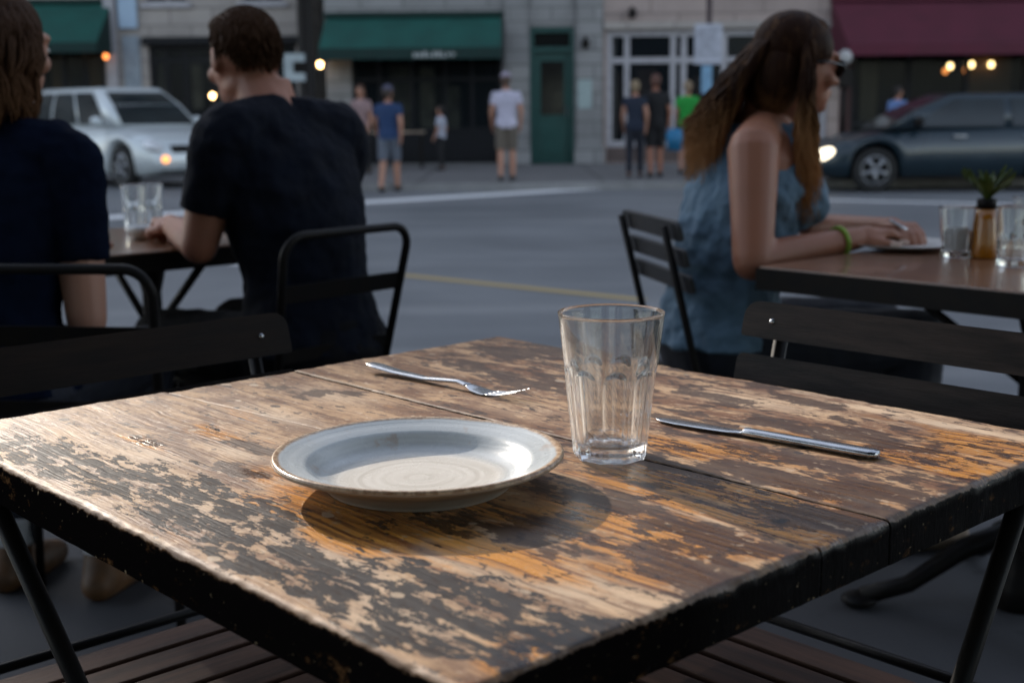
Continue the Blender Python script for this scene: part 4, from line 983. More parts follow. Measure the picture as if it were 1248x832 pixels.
    for sd in (-1, 1):
        bm = bmesh.new(); ellipsoid(bm, (xf-.20, sd*(W/2-.26), zl+.01), (.19,.17,.10), Euler((0,R(18),R(-sd*24)))); finish('headlight', bm, lens if lit else lens_off, t, True)
        bm = bmesh.new(); ellipsoid(bm, (xf-.03, sd*(W/2-.36), .50), (.07,.085,.07)); finish('fog_lamp', bm, orange_lamp if (suv and sd < 0) else lens_off, t, True)
        bm = bmesh.new(); ellipsoid(bm, (-L/2+.09, sd*(W/2-.30), zl+.02), (.08,.14,.10)); finish('tail_light', bm, M('red lamp', (.25,.01,.01), .2, bmp=0), t, True)
        bm = bmesh.new(); xm = bx1-.42; ellipsoid(bm, (xm, sd*(W/2+.06), zb0+.10), (.07,.11,.075)); tube(bm, [(xm, sd*(W/2-.12), zb0+.04), (xm, sd*(W/2+.03), zb0+.08)], .025, 6); finish('mirror', bm, paint_m if suv else black_metal, t, True)
        for dx in (.1, -.95):
            bm = bmesh.new(); box(bm, dx-.10, dx+.10, sd*(W/2*.985)-.02, sd*(W/2*.985)+.03, zb0-.13, zb0-.10, .008); finish('door_handle', bm, rim_m, t)
    bm = bmesh.new(); box(bm, xf-.1, xf+.005, -.44, .44, zl-.10, zl+.03, .02); finish('grille', bm, black_metal, t)
    bm = bmesh.new(); box(bm, xf-.13, xf-.02, -.6, .6, .30, .40, .02); finish('air_intake', bm, black_metal, t)
    bm = bmesh.new(); box(bm, -L/2+.3, L/2-.3, -W/2+.22, W/2-.22, .20, .62); finish('underbody', bm, tyre_m, t)
    return t
silver = M('silver car paint', (.60,.65,.67), .35, .25, (.57,.62,.64), 2, .5, 0, coat=.5)
teal = M('dark teal car paint', (.010,.026,.038), .3, .1, (.009,.022,.032), 2, .5, 0, coat=.45)
g = gnd(1140, 236, ROAD_Z)
carA = car('dark blue grey hatchback parked before the burgundy awning, headlight lit', (gnd(995, 236, ROAD_Z).x+2.2, 19.9, ROAD_Z), R(180), 4.4, 1.78,
    [(-2.2,.78),(-1.9,.96),(-1.0,.95),(.5,.92),(1.0,.88),(1.75,.76),(2.1,.62),(2.2,.50)], (-2.05,1.15,-1.35,.25), 1.44, teal, .33, True)
carB = car('silver sport utility car parked at the left corner, front towards the street', (-7.0, 23.5, ROAD_Z), R(-44), 4.6, 1.86,
    [(-2.3,.9),(-2.1,1.04),(-1.0,1.05),(.6,1.04),(1.1,1.02),(1.8,.92),(2.15,.80),(2.3,.62)], (-2.2,1.25,-1.85,.35), 1.72, silver, .36, False, True)

# ------------------------------------------------------------------ buildings
def stone(name, col, bw=.9, bh=.3, mort=.02, dirt=.5):
    m, nt, b, out = new_mat(name); tc = nd(nt, 'ShaderNodeTexCoord'); mp = nd(nt, 'ShaderNodeMapping'); nt.links.new(tc.outputs['Object'], mp.inputs[0]); mp.inputs['Rotation'].default_value = (R(90),0,0)
    br = nd(nt, 'ShaderNodeTexBrick'); nt.links.new(mp.outputs[0], br.inputs['Vector']); br.inputs['Scale'].default_value = 1
    br.inputs['Brick Width'].default_value = bw; br.inputs['Row Height'].default_value = bh; br.inputs['Mortar Size'].default_value = mort
    br.inputs['Color1'].default_value = (*col,1); br.inputs['Color2'].default_value = (*[c*.8 for c in col],1); br.inputs['Mortar'].default_value = (*[c*.45 for c in col],1)
    v = coords(nt); n = nz(nt, v, .9, 6, .65); n2 = nz(nt, v, 20, 5, .6)
    c = mixc(nt, mth(nt, 'MULTIPLY', sstep(nt, n, .4, .7), dirt), br.outputs[0], tuple(x*.45 for x in col)); c = mixc(nt, mth(nt, 'MULTIPLY', n2, .4), c, tuple(x*.6 for x in col))
    nt.links.new(c, b.inputs['Base Color']); rgh(nt, b, .85); bump(nt, b, mth(nt, 'ADD', br.outputs[1], n2), .3, .01); return m
stone_grey = stone('grey limestone blocks', (.30,.30,.30)); stone_pale = stone('pale limestone blocks', (.44,.40,.37), 1.0, .4); stone_cream = stone('pinkish cream stone', (.42,.34,.31), 1.2, .45)
brick_dark = stone('dark red brick', (.085,.038,.036), .22, .075, .01); brick_low = stone('grey brown brick', (.15,.11,.10), .22, .075, .012)
trim_dark = M('black shopfront paint', (.009,.010,.013), .5, bmp=.05, spec=.2); trim_pale = M('pale painted timber', (.45,.44,.47), .5, bmp=.05); green_door_m = M('dark green door paint', (.006,.065,.055), .35, 0, (.005,.045,.040), 6, .5, .1)
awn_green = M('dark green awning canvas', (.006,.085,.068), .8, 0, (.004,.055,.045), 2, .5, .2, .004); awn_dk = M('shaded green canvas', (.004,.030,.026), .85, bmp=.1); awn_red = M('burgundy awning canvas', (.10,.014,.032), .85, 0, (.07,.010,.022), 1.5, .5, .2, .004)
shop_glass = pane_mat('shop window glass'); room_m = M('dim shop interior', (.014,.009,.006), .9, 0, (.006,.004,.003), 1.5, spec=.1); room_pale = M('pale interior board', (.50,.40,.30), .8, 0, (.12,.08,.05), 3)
roof_m = M('grey roof felt', (.06,.06,.065), .9)
bulb_m = emis('lit warm bulb', (1.0,.62,.26), 14); bulb_dim = emis('dim orange bulb', (1.0,.30,.07), 3.5)

def wall_cells(bm, x0, x1, z0, z1, ops, y, th):
    xs = sorted({x0, x1, *[o[0] for o in ops], *[o[1] for o in ops]}); zs = sorted({z0, z1, *[o[2] for o in ops], *[o[3] for o in ops]})
    V = {}
    def vt(x, yy, z):
        k = (round(x,5), round(yy,5), round(z,5))
        if k not in V: V[k] = bm.verts.new((x, yy, z))
        return V[k]
    solid = lambda i, j: 0 <= i < len(xs)-1 and 0 <= j < len(zs)-1 and not any(o[0]-1e-6 <= xs[i] and xs[i+1] <= o[1]+1e-6 and o[2]-1e-6 <= zs[j] and zs[j+1] <= o[3]+1e-6 for o in ops)
    for i in range(len(xs)-1):
        for j in range(len(zs)-1):
            if not solid(i, j): continue
            a, b, c, d = xs[i], xs[i+1], zs[j], zs[j+1]
            bm.faces.new((vt(a,y,c), vt(b,y,c), vt(b,y,d), vt(a,y,d))); bm.faces.new((vt(a,y+th,c), vt(a,y+th,d), vt(b,y+th,d), vt(b,y+th,c)))
            if not solid(i-1, j): bm.faces.new((vt(a,y,c), vt(a,y,d), vt(a,y+th,d), vt(a,y+th,c)))
            if not solid(i+1, j): bm.faces.new((vt(b,y,c), vt(b,y+th,c), vt(b,y+th,d), vt(b,y,d)))
            if not solid(i, j-1): bm.faces.new((vt(a,y,c), vt(a,y+th,c), vt(b,y+th,c), vt(b,y,c)))
            if not solid(i, j+1): bm.faces.new((vt(a,y,d), vt(b,y,d), vt(b,y+th,d), vt(a,y+th,d)))
def window(par, x0, x1, z0, z1, y, fm, vx=(), hz_=(), fw=.06, name='window', sill=False, gmat=None):
    bm = bmesh.new(); a, b = y-.03, y+.05
    box(bm, x0+.002, x0+fw, a, b, z0+.002, z1-.002); box(bm, x1-fw, x1-.002, a, b, z0+.002, z1-.002); box(bm, x0+fw, x1-fw, a+.003, b, z0+.002, z0+fw); box(bm, x0+fw, x1-fw, a+.003, b, z1-fw, z1-.002)
    for q in vx: box(bm, q-fw*.45, q+fw*.45, a+.006, b-.004, z0+fw, z1-fw)
    for q in hz_: box(bm, x0+fw, x1-fw, a+.009, b-.007, q-fw*.45, q+fw*.45)
    f = finish(name, bm, fm, par)
    bm = bmesh.new(); box(bm, x0+fw*.6, x1-fw*.6, y+.012, y+.022, z0+fw*.6, z1-fw*.6); finish('pane', bm, gmat or shop_glass, f)
    if sill: bm = bmesh.new(); box(bm, x0-.08, x1+.08, y-.14, y-.032, z0-.09, z0-.003, .01); finish('sill', bm, trim_pale, f)
    return f
def building(name, label, x0, x1, Y, H, wall_m, ops, depth=10, upz=4.6, storey=3.2, upfm=None, wpitch=2.2, rooms=True):
    t = thing(name, label, 'building', (0,0,0)); up = []
    z = upz; 
    while z+2.2 < H:
        n = max(1, int((x1-x0)/wpitch)); 
        for k in range(n):
            cx = x0+(x1-x0)*(k+.5)/n; up.append((cx-.5, cx+.5, z, z+1.7))
        z += storey
    bm = bmesh.new(); wall_cells(bm, x0, x1, -.1, H, ops+up, Y, .35)
    box(bm, x0, x0+.3, Y+.352, Y+depth, -.1, H-.003); box(bm, x1-.3, x1, Y+.352, Y+depth, -.1, H-.003); box(bm, x0, x1, Y+depth+.002, Y+depth+.3, -.1, H-.003)
    finish('wall', bm, wall_m, t)
    bm = bmesh.new(); box(bm, x0+.303, x1-.303, Y+.355, Y+depth-.002, H-.5, H-.2); box(bm, x0+.303, x1-.303, Y+.355, Y+depth-.002, 3.95, 4.2); rf = finish('roof', bm, roof_m, t)
    bm = bmesh.new(); box(bm, x0-.05, x1+.05, Y-.28, Y-.002, H-.45, H-.02, .04); finish('cornice', bm, trim_pale, t)
    for o in up:
        f = window(t, *o, Y+.15, upfm or trim_pale, ((o[0]+o[1])/2,), ((o[2]+o[3])/2,), .05)
        bm = bmesh.new(); box(bm, o[0]-.1, o[1]+.1, Y-.10, Y-.003, o[2]-.12, o[2]-.003, .01); finish('sill', bm, trim_pale, f)
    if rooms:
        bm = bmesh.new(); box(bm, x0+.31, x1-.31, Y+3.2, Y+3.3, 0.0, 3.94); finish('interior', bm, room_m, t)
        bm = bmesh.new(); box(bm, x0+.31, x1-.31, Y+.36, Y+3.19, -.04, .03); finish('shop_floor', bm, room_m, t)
    return t
def X(px, Y): return at(px, 138, Y).x
def Z(py, Y, px=624): return at(px, py, Y).z
def awning(par, x0, x1, Y, ztop, zbot, proj, mat, mat2, val=.22, name='awning'):
    """sloping canvas with closed triangular ends and a hanging front valance"""
    bm = bmesh.new(); th = .025
    def quadp(a, b, c, d, off):
        v = [bm.verts.new(p) for p in (a, b, c, d)]; w_ = [bm.verts.new(Vector(p)+Vector(off)) for p in (a, b, c, d)]
        bm.faces.new(v); bm.faces.new(w_[::-1])
        for i in range(4): bm.faces.new((v[i], w_[i], w_[(i+1)%4], v[(i+1)%4]))
    quadp((x0,Y-.03,ztop),(x1,Y-.03,ztop),(x1,Y-proj,zbot),(x0,Y-proj,zbot),(0,0,-th))
    o = finish(name, bm, mat, par)
    bm = bmesh.new(); n = 30; vs_ = []
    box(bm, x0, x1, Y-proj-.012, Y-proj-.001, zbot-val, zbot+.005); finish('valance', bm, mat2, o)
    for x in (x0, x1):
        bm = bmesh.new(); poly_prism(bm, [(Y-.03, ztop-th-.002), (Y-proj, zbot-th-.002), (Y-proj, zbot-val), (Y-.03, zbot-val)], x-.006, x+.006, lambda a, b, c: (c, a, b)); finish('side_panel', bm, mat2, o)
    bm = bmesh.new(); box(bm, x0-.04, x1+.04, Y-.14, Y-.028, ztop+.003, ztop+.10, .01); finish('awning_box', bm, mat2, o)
    return o
def bulbs(par_label, pts, r=.055, mat=None, drop=.5):
    for i, (x, y, z, lab, mt_) in enumerate(pts):
        t = thing('pendant_lamp', lab, 'lamp', (x, y, z), 0, 'small warm shop lamps')
        bm = bmesh.new(); ellipsoid(bm, (0,0,0), (r,r,r*1.15), None, 16, 10); finish('bulb', bm, mt_, t, True)
        bm = bmesh.new(); tube(bm, [(0,0,r*1.1),(0,0,r*1.1+.05)], .022, 8); tube(bm, [(0,0,r*1.1+.05),(0,0,drop)], .006, 5); finish('cord', bm, black_metal, t)

YM, YL = 27.9, 31.0
# corner building with the green awning and the green door
Y = YM; x0, x1 = X(399,Y), X(735,Y)
sfx0, sfx1 = X(430,Y), X(612,Y); sfz = Z(52,Y); dx0, dx1, dz = X(646,Y), X(700,Y), Z(33,Y)
b3 = building('corner_building', 'grey stone corner building with green awning shopfront and dark green door', x0, x1, Y, 17.0, stone_grey, [(sfx0,sfx1,.03,sfz),(dx0,dx1,.0,dz)])
mull = [sfx0+(sfx1-sfx0)*q for q in (.18,.40,.62,.80)]
window(b3, sfx0, sfx1, .03, sfz, Y+.12, trim_dark, mull, (.75,sfz-.75), .09, 'shopfront')
bm = bmesh.new(); box(bm, sfx0+.095, sfx1-.095, Y+.06, Y+.11, .10, .70); finish('stall_riser', bm, trim_dark, b3)
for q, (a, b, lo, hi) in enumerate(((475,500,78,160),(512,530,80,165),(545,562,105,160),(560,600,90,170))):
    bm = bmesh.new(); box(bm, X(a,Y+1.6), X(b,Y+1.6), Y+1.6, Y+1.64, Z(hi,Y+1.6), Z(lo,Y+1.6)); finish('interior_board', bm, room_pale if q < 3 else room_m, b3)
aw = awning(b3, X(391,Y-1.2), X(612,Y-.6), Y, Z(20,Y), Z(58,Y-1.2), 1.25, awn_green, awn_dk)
bm = bmesh.new(); rng = random.Random(31); xx = X(505,Y-1.27); zc_ = Z(66,Y-1.27)
for k in range(9):   # unreadable pale lettering: one short upright and a bar each
    box(bm, xx, xx+.022, Y-1.268, Y-1.2635, zc_-.05, zc_+.05); box(bm, xx+.022, xx+.07, Y-1.268, Y-1.2635, zc_+rng.choice((-.05,-.01,.03)), zc_+rng.choice((-.03,.01,.05))+.02); xx += .098
finish('lettering', bm, M('pale grey lettering', (.45,.48,.48), .6), aw)
d = finish('door', (lambda b: (box(b, dx0+.01, dx1-.01, Y+.14, Y+.20, .01, dz-.45), b)[1])(bmesh.new()), green_door_m, b3)
bm = bmesh.new(); fw = .09
for a, b, c, e in ((dx0+.003,dx0+fw,.0,dz-.003),(dx1-fw,dx1-.003,.0,dz-.003),(dx0+fw,dx1-fw,dz-.12,dz-.003),(dx0+fw,dx1-fw,dz-.52,dz-.42)): box(bm, a, b, Y+.04, Y+.135, c, e)
finish('door_frame', bm, green_door_m, b3)
bm = bmesh.new(); box(bm, dx0+.24, dx1-.22, Y+.125, Y+.138, 1.05, dz-.72); finish('door_glass', bm, M('dark door glass', (.012,.012,.012), .12, bmp=0), d)
bm = bmesh.new(); 
for z_ in (.18,): box(bm, dx0+.24, dx1-.22, Y+.118, Y+.138, z_, .85, .012)
finish('door_panel', bm, green_door_m, d)
bm = bmesh.new(); tube(bm, [(dx1-.16,Y+.12,1.0),(dx1-.16,Y+.08,1.0),(dx1-.16,Y+.08,1.22),(dx1-.16,Y+.12,1.22)], .012, 6); finish('handle', bm, rim_m, d)
bm = bmesh.new(); box(bm, dx0+.1, dx1-.1, Y+.10, Y+.13, dz-.41, dz-.13); finish('transom_window', bm, M('dark transom', (.01,.012,.012), .1, bmp=0), b3)
bm = bmesh.new()
for a, b in ((616,643),(703,733)): box(bm, X(a,Y), X(b,Y), Y-.10, Y-.002, -.02, 4.0, .02); box(bm, X(a,Y)-.06, X(b,Y)+.06, Y-.16, Y-.003, -.01, .35, .02)
finish('pilaster', bm, stone_grey, b3)
bm = bmesh.new(); box(bm, x0-.05, x1+.05, Y-.22, Y-.105, 4.003, 4.28, .03); finish('string_course', bm, stone_pale, b3)
# posted notice
Yn = Y-.105
nt_ = finish('posted_notice', (lambda b: (box(b, X(704,Yn), X(721,Yn), Yn-.02, Yn, Z(133,Yn), Z(98,Yn)), b)[1])(bmesh.new()), M('pale notice paper', (.34,.42,.42), .6, 0, (.26,.33,.33), 12), None); tag(nt_, 'pale framed notice on the stone pier right of the green door', 'notice')
def wall_lamp(label, px, py, Yw):
    t = thing('wall_lamp', label, 'lamp', (X(px,Yw), Yw, Z(py,Yw)), 0, 'unlit black wall lamps')
    bm = bmesh.new(); lathe(bm, [(0,-.14),(.07,-.12),(.09,.02),(.03,.10),(0,.12)], 12, (0,-.16,0)); finish('lamp_shade', bm, black_metal, t, True)
    bm = bmesh.new(); tube(bm, [(0,-.003,.02),(0,-.12,.12),(0,-.16,.10)], .015, 6); lathe(bm, [(0,0),(.05,.0),(.05,.03),(0,.03)], 12); finish('bracket', bm, black_metal, t, True)
wall_lamp('black wall lamp on the grey stone pier right of the green door', 713, 53, Y-.10); wall_lamp('black wall lamp above the white framed shop window', 769, 17, Y)

# cream building with white framed shop window
x0, x1 = X(735,Y)+.004, X(1022,Y)
oz0, oz1 = Z(175,Y), Z(38,Y); ox0, ox1 = X(739,Y), X(1008,Y)
b4 = building('shop_building', 'cream stone building with a large white framed shop window', x0, x1, Y, 16.5, stone_cream, [(ox0,ox1,.03,oz1)])
bm = bmesh.new(); box(bm, ox0+.003, ox1-.003, Y+.01, Y+.22, .03, oz0-.10); finish('stall_riser', bm, brick_low, b4)
cols = [X(q,Y) for q in (764,820,833,882,945)]
window(b4, ox0, ox1, oz0-.097, oz1, Y+.10, trim_pale, cols, (Z(75,Y),), .13, 'shopfront')
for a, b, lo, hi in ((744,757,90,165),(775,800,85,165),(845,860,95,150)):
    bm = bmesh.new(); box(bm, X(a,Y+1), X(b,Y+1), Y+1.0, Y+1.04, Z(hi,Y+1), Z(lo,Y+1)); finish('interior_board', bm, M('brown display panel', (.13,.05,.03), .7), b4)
bm = bmesh.new(); box(bm, x0+.003, x1-.003, Y-.09, Y-.002, oz1+.01, oz1+.16, .015); finish('fascia', bm, stone_pale, b4)

# burgundy awning building
x0, x1 = X(1022,Y)+.004, X(1022,Y)+16
b5 = building('brick_building', 'dark brick building with a burgundy awning over its shopfront', x0, x1, Y, 16.8, brick_dark, [(x0+.25,x1-4,.03,3.3)], upfm=trim_dark)
window(b5, x0+.25, x1-4, .03, 3.3, Y+.12, trim_dark, [x0+.25+k*1.25 for k in range(1, 9)], (.8,), .10, 'shopfront')
for a, b, c in ((1048,1068,.16),(1022,1034,.2),(1180,1230,.07)):
    bm = bmesh.new(); box(bm, X(a,Y+.7), X(b,Y+.7), Y+.7, Y+.74, .2, 3.0); finish('interior_board', bm, M('warm interior panel', (.25,.17,.10), .7) if c > .1 else M('brown timber panel', (.10,.045,.015), .6), b5)
awning(b5, X(1022,Y-.9), x1-3.6, Y, Z(6,Y), Z(58,Y-1.5), 1.5, awn_red, awn_red)

# left row beyond the side street
Y = YL
x0, x1 = X(152,Y), X(399,Y)-.3
b2 = building('shop_building', 'pale stone building with a black shopfront behind the man in navy', x0, x1, Y, 17.4, stone_pale, [(X(185,Y),x1-.4,.03,Z(52,Y))], upz=3.72, storey=3.4)
window(b2, X(185,Y), x1-.4, .03, Z(52,Y), Y+.12, trim_dark, [X(q,Y) for q in (205,228,262,300,340)], (.7,Z(70,Y)), .12, 'shopfront')
bm = bmesh.new(); box(bm, X(180,Y), x1-.3, Y-.22, Y-.003, Z(52,Y), Z(42,Y), .03); finish('fascia', bm, trim_dark, b2)
for a, b in ((192,206),(236,248),(268,280)):
    bm = bmesh.new(); box(bm, X(a,Y+1), X(b,Y+1), Y+1.0, Y+1.04, Z(130,Y+1), Z(75,Y+1)); finish('interior_board', bm, room_pale, b2)
bm = bmesh.new(); box(bm, X(155,Y), X(175,Y), Y-.05, Y-.002, .3, Z(40,Y)); finish('side_door', bm, M('pale blue painted door', (.30,.36,.42), .5), b2)
sg = finish('wall_sign', (lambda b: (box(b, X(153,Y), X(175,Y), Y-.12, Y-.06, Z(31,Y), Z(-30,Y)), b)[1])(bmesh.new()), M('pale blue sign board', (.36,.48,.62), .5, 0, (.30,.42,.55), 3), None); tag(sg, 'pale blue upright sign board on the pale stone building', 'sign')
OCC_H = 16.57
x1_ = x0-.004; x0_ = -34.0
b1 = building('shop_building', 'tall pale building with green awning at the far left corner', x0_, x1_, Y, OCC_H, stone_pale, [(X(20,Y),X(132,Y),.03,Z(48,Y))], depth=12)
window(b1, X(20,Y), X(132,Y), .03, Z(48,Y), Y+.12, trim_dark, [X(q,Y) for q in (52,80,106)], (.7,), .12, 'shopfront')
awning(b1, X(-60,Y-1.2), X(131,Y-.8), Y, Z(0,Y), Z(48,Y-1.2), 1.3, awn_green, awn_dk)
bm = bmesh.new(); box(bm, X(136,Y), X(149,Y), Y-.18, Y-.002, -.02, 4.2, .02); finish('pilaster', bm, trim_pale, b1)
bm = bmesh.new(); box(bm, X(66,Y+1), X(86,Y+1), Y+1.0, Y+1.05, 1.2, 3.0); box(bm, X(112,Y+1), X(128,Y+1), Y+1.0, Y+1.05, .5, 2.9); finish('interior_board', bm, M('orange lit panel', (.30,.13,.04), .7), b1)
# unseen dark wall and awning, added behind the camera to cut sky light
rb = thing('sky_blocker_front', 'unseen dark wall with deep black awning, added behind the camera to block sky light', 'building')
bm = bmesh.new(); ops = [(-5.5,-2.5,.5,2.5),(-1.0,.2,.03,2.4),(1.6,5.0,.5,2.5)]; wall_cells(bm, -9, 9, -.1, 9, ops, -3.6, .3); finish('wall', bm, trim_dark, rb)
for o in ops: window(rb, *o, -3.45, trim_dark, ((o[0]+o[1])/2,), (), .08)
blocker_canvas = M('black sky blocker canvas', (.012,.012,.014), .9, 0, (.008,.008,.01), 2, .5, .1, spec=.1)
bm = bmesh.new(); poly_prism(bm, [(-3.29, 3.25), (1.25, 2.72), (1.25, 2.70), (-3.29, 3.23)], -5.5, 5.5, lambda a, b, c: (c, a, b)); finish('awning', bm, blocker_canvas, rb)  # added canopy out of view, keeps sky light off the foreground
bulbs('', [(*at(86,57,YL-.5), 'warm round lamp hanging under the far left green awning', bulb_m), (*at(129,69,YL-.4), 'dim orange lamp under the far left green awning near its right end', bulb_dim),
           (*at(390,79,YM-.4), 'warm round lamp just right of the black pole', bulb_m), (*at(259,117,YL-.5), 'small amber lamp at the black shopfront beside the seated man', bulb_m),
           (*at(1158,81,YM+.6), 'left lamp of the row of three under the burgundy awning', bulb_m), (*at(1184,79,YM+.6), 'middle lamp of the row of three under the burgundy awning', bulb_m), (*at(1208,79,YM+.6), 'right lamp of the row of three under the burgundy awning', bulb_m),
           (*at(1152,87,YM+1.6), 'dim orange lamp behind the left lamp under the burgundy awning', bulb_dim), (*at(1177,86,YM+1.6), 'dim orange lamp behind the middle lamp under the burgundy awning', bulb_dim)], .058)

# ------------------------------------------------------------------ street furniture
def rect_sign(par, name, c, w_, h, mat, n=(0,-1), th=.02):
    bm = bmesh.new(); box(bm, c[0]-w_/2, c[0]+w_/2, c[1]-th, c[1], c[2]-h/2, c[2]+h/2, .006); return finish(name, bm, mat, par)
Yp = 21.3
p = at(375, 100, Yp)
pole = thing('signal_pole', 'thick black street pole behind the man in navy with a pale sign at its left', 'pole', (p.x, Yp, 0))
bm = bmesh.new(); lathe(bm, [(0,0),(.20,0),(.20,.25),(.145,.32),(.135,3.0),(.125,6.5),(0,6.52)], 20); finish('shaft', bm, black_metal, pole, True)
cpt = at(361, 83, Yp); dx = cpt.x-p.x
bm = bmesh.new(); s_ = .17
for a, b, c, d_ in ((-s_,-s_+.15,-.22,.22),(-s_+.151,s_,.09,.22),(-s_+.151,s_,-.22,-.09)): box(bm, dx+a, dx+b, -.18, -.155, cpt.z+c, cpt.z+d_, .004)
finish('sign_panel', bm, M('pale sign face', (.45,.52,.54), .5), pole)
bm = bmesh.new(); box(bm, dx-.02, dx+s_, -.153, -.10, cpt.z-.085, cpt.z+.085, .01); finish('signal_lamp_housing', bm, black_metal, pole)
p = at(863, 100, 21.0)
sp2 = thing('sign_post', 'dark street sign post with white parking board and pale blue plate left of the woman', 'sign', (p.x, 21.0, 0))
bm = bmesh.new(); tube(bm, [(0,0,0),(0,0,4.2)], .045, 12); finish('post', bm, M('dark maroon post', (.035,.012,.014), .5), sp2, True)
c = at(863, 54, 20.93); bd = rect_sign(sp2, 'sign_board', (c.x-p.x, -.07, c.z), .44, .63, M('white sign face', (.50,.52,.60), .5))
bm = bmesh.new()
for k in range(5): zz = c.z+.20-.09*k; box(bm, c.x-p.x-.16, c.x-p.x+.16-.04*(k%2), -.0945, -.0915, zz-.014, zz+.014)
finish('text_lines', bm, M('grey sign text', (.30,.32,.38), .6), bd)
c = at(861, 97, 20.93); rect_sign(sp2, 'blue_plate', (c.x-p.x, -.07, c.z), .17, .44, M('pale blue plate', (.22,.42,.62), .5))
p = at(1030, 70, 24.5)
sp3 = thing('street_lamp', 'slim dark post with a white cap behind the head of the woman', 'lamp', (p.x, 24.5, 0))
bm = bmesh.new(); tube(bm, [(0,0,0),(0,0,p.z-.1)], .05, 10); finish('post', bm, black_metal, sp3, True)
bm = bmesh.new(); ellipsoid(bm, (0,0,p.z), (.13,.13,.14)); finish('lamp_globe', bm, M('white globe', (.5,.5,.5), .4), sp3, True)
bm = bmesh.new(); box(bm, -.12, .12, -.1, .1, p.z-.55, p.z-.20, .02); finish('lamp_housing', bm, black_metal, sp3)

# outdoor table before the green awning shop
g_ = at(481, 165, 26.5)
ot = thing('cafe_table', 'long pale topped table before the green awning shop window', 'table', (g_.x, 26.4, 0))
bm = bmesh.new(); box(bm, -.62, .62, -.3, .3, .71, .75, .006); finish('tabletop', bm, room_pale, ot)
for sx in (-.55, .55):
    for sy in (-.25, .25): bm = bmesh.new(); tube(bm, [(sx,sy,0),(sx,sy,.708)], .02, 8); finish('leg', bm, black_metal, ot)

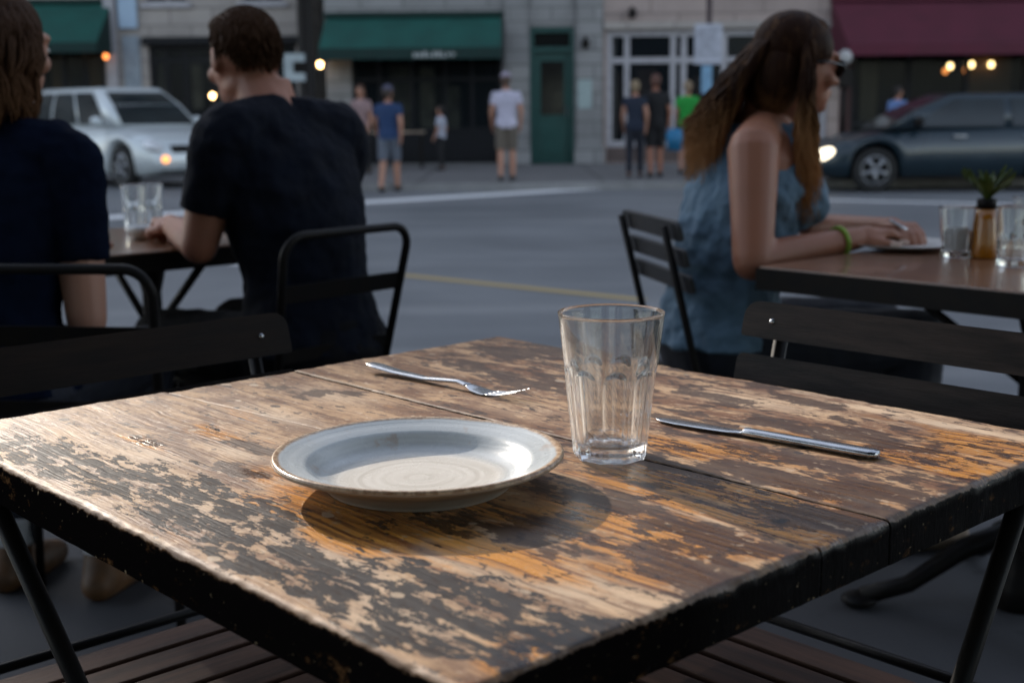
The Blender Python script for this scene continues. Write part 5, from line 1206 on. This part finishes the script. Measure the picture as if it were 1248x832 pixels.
# ------------------------------------------------------------------ pedestrians
def pedestrian(label, px, py_foot, Yd, H, rz, top_c, bot_c, short_bot, hair_c, skin, stride=.12, sleeve=.5, hat=None, long_hair=False, fem=False, arms=(0,0), extra=None):
    p = at(px, 138, Yd); t = thing('person', label, 'person', (p.x, Yd, py_foot), rz, None); k = H/1.75; V_ = lambda x, y, z: Vector((x,y,z))*k
    cloth = lambda nm, c: M(nm, c, .85, 0, tuple(q*.65 for q in c), 6, .5, .3, .004)
    wsc = .88 if fem else 1.0
    rg = [((0,0,.86), .155, .105), ((0,0,.94), .172*(1.05 if fem else 1), .118), ((0,0,1.05), .145*wsc, .105), ((0,0,1.15), .150*wsc, .108), ((0,0,1.28), .180*wsc, .118), ((0,0,1.38), .188*wsc, .105), ((0,0,1.44), .15*wsc, .08), ((0,0,1.475), .075, .06), ((0,.005,1.52), .055, .055)]
    rg = [(tuple(V_(*c)), a*k, b*k) for c, a, b in rg]
    bm = bmesh.new(); torso(bm, rg, 20); ank = []
    for sx in (-1, 1):
        f = sx*stride; hp, kn_, an = V_(sx*.09,0,.90), V_(sx*.095,f*.5+.03,.49), V_(sx*.10,f-.02*(1 if f > 0 else 2),.09); ank.append(an)
        cap(bm, hp, .088*k, kn_, .058*k); cap(bm, kn_, .056*k, an, .038*k, k=1.15); cap(bm, an+V_(0,-.03,-.045), .036*k, an+V_(0,.15,-.055), .030*k)
        S_ = V_(sx*.185*wsc, 0, 1.405); A = arms[0 if sx < 0 else 1]; E_ = V_(sx*(.225*wsc+.02), -.02+A*.12-f*.5, 1.12); Hn = V_(sx*(.23*wsc), .06+A*.28-f*.9, .90+A*.22)
        cap(bm, S_, .052*k, E_, .040*k); cap(bm, E_, .039*k, Hn, .026*k); hand(bm, Hn, (Hn-E_), (sx,0,0), .4, -sx, .95*k)
    hf, hr = head_parts(bm, V_(0,.02,1.64), 0, R(-3), k)
    body = remeshed('body', bm, skin, t, .011, 3)
    bm = bmesh.new(); torso(bm, infl(rg, .014*k, 0, 8), 20)
    for sx in (-1, 1):
        S_ = V_(sx*.185*wsc,0,1.405); f = sx*stride; A = arms[0 if sx < 0 else 1]; E_ = V_(sx*(.225*wsc+.02), -.02+A*.12-f*.5, 1.12)
        cap(bm, S_, .062*k, S_.lerp(E_, .2), .060*k)
        if sleeve > .2: flat(bm, S_.lerp(E_, .05), .064*k, S_.lerp(E_, sleeve), .058*k)
    remeshed('shirt', bm, cloth('shirt cloth', top_c), t, .011, 3, .02)
    bm = bmesh.new(); torso(bm, [(tuple(V_(0,0,.84)), .165*k, .118*k), (tuple(V_(0,0,.98)), .172*k, .122*k)], 20)
    for sx in (-1, 1):
        f = sx*stride; hp, kn_, an = V_(sx*.09,0,.90), V_(sx*.095,f*.5+.03,.49), ank[0 if sx < 0 else 1]
        if short_bot: flat(bm, hp, .100*k, hp.lerp(kn_, .92), .088*k)
        else: cap(bm, hp, .098*k, kn_, .072*k); flat(bm, kn_, .070*k, an+V_(0,0,.01), .056*k)
    remeshed('shorts' if short_bot else 'trousers', bm, cloth('leg cloth', bot_c), t, .012, 3, .015)
    for an in ank: bm = bmesh.new(); cap(bm, an+V_(0,-.03,-.04), .044*k, an+V_(0,.15,-.05), .038*k); finish('shoe', bm, shoe_m, t, True)
    bm = bmesh.new(); ellipsoid(bm, hf(0,-.022,.038), (.084*k,.097*k,.088*k), hr); ellipsoid(bm, hf(0,-.045,-.01), (.076*k,.068*k,.08*k), hr)
    if long_hair: ellipsoid(bm, hf(0,-.065,-.10), (.085*k,.05*k,.14*k), hr)
    rng = random.Random(int(px))
    for q in range(60):
        th = rng.uniform(0, 6.28); ph = rng.uniform(-.2, 1.4); dv = Vector((math.cos(th)*math.cos(ph), math.sin(th)*math.cos(ph), math.sin(ph)))
        if dv.y > .4 and dv.z < .6: continue
        a_ = Vector((dv.x*.08,-.02+dv.y*.092,.038+dv.z*.084)); tube(bm, [hf(*a_), hf(*(a_+dv*.012+Vector((0,0,-.015))))], [.010*k,.004*k], 5)
    finish('hair', bm, M('hair colour', hair_c, .6, 0, tuple(q*.5 for q in hair_c), 30), t, True)
    if hat:
        bm = bmesh.new(); ellipsoid(bm, hf(0,-.015,.060), (.090*k,.104*k,.080*k), hr); ellipsoid(bm, hf(0,.12,.045), (.07*k,.075*k,.010*k), hr); finish('cap', bm, M('cap cloth', hat, .8), t, True)
    return t
skn = skinC
pedestrian('man in white shirt, pale cap and khaki shorts standing on the far kerb', 617, 0, 21.0, 1.72, R(0), (.56,.54,.66), (.15,.125,.10), True, (.10,.06,.04), skn, .03, .55, hat=(.38,.33,.42))
pedestrian('man in blue shirt and grey shorts walking by the green awning shop', 473, ROAD_Z, 20.3, 1.64, R(-12), (.018,.05,.14), (.13,.15,.19), True, (.06,.04,.03), skn, .14, .5, hat=(.10,.10,.16))
pedestrian('woman in pale pink top and black trousers at the left end of the green awning', 440, 0, 24.0, 1.62, R(160), (.36,.24,.24), (.012,.012,.014), False, (.10,.045,.025), skn, .06, .6, long_hair=True, fem=True)
pedestrian('child sized figure in white shirt and black trousers before the shop window', 537, 0, 25.2, 1.24, R(70), (.42,.44,.52), (.010,.010,.012), False, (.03,.02,.015), skn, .05, .7)
pedestrian('blonde person in dark navy clothes walking with the man in black', 774, 0, 21.6, 1.60, R(-6), (.012,.02,.042), (.010,.013,.024), False, (.34,.25,.15), skn, .08, .35, fem=True)
pedestrian('man all in black with bare calves walking beside the blonde person', 799, 0, 21.8, 1.70, R(5), (.008,.008,.010), (.008,.008,.010), True, (.16,.07,.05), skinA, .07, .6)
pedestrian('person in bright green shirt and black shorts beside the sign post', 838, 0, 23.0, 1.62, R(-20), (.02,.36,.05), (.012,.012,.014), True, (.34,.25,.16), skn, .06, .5, fem=True)
pedestrian('man in light blue shirt standing behind the dark hatchback', 1093, 0, 23.2, 1.50, R(-60), (.16,.27,.55), (.03,.03,.05), False, (.02,.012,.01), skn, .05, .8, arms=(.5,.5))
p = at(822, 168, 22.6); bg_ = thing('shopping_bag', 'bright blue shopping bag hanging beside the person in green', 'bag', (p.x, 22.6, .42))
bm = bmesh.new(); rs = []
for z_, a, b in ((0,.12,.05),(.2,.14,.07),(.38,.15,.05)): rs.append([(a*math.copysign(abs(math.cos(q))**.5, math.cos(q)), b*math.copysign(abs(math.sin(q))**.5, math.sin(q)), z_) for q in [2*math.pi*i/20 for i in range(20)]])
loft(bm, rs); finish('bag_body', bm, M('bright blue plastic', (.03,.25,.50), .5), bg_, True)
bm = bmesh.new(); tube(bm, [(-.08,0,.37),(-.06,0,.52),(.06,0,.52),(.08,0,.37)], .008, 6); finish('handle', bm, black_metal, bg_, True)

# ------------------------------------------------------------------ camera
cd = bpy.data.cameras.new('camera'); co = bpy.data.objects.new('camera', cd); C.objects.link(co); sc.camera = co
cd.sensor_width = 36; cd.lens = F_PX/1248*36; cd.clip_end = 2000; cd.clip_start = .05
co.location = (0,0,CAM_Z)
co.rotation_euler = (Matrix.Rotation(R(90)-PITCH, 3, 'X') @ Matrix.Rotation(ROLL, 3, 'Z')).to_euler()
cd.dof.use_dof = True; cd.dof.focus_distance = 1.22; cd.dof.aperture_fstop = 6.2; cd.dof.aperture_blades = 0

# ------------------------------------------------------------------ render settings
sc.view_settings.view_transform = 'Standard'; sc.view_settings.look = 'None'; sc.view_settings.exposure = 0; sc.view_settings.gamma = 1
sc.render.engine = 'CYCLES'; cy = sc.cycles
cy.use_denoising = True; cy.max_bounces = 10; cy.transmission_bounces = 10; cy.transparent_max_bounces = 12; cy.diffuse_bounces = 3; cy.glossy_bounces = 5
cy.sample_clamp_indirect = 6; cy.caustics_refractive = True; cy.caustics_reflective = False; cy.blur_glossy = 0.5
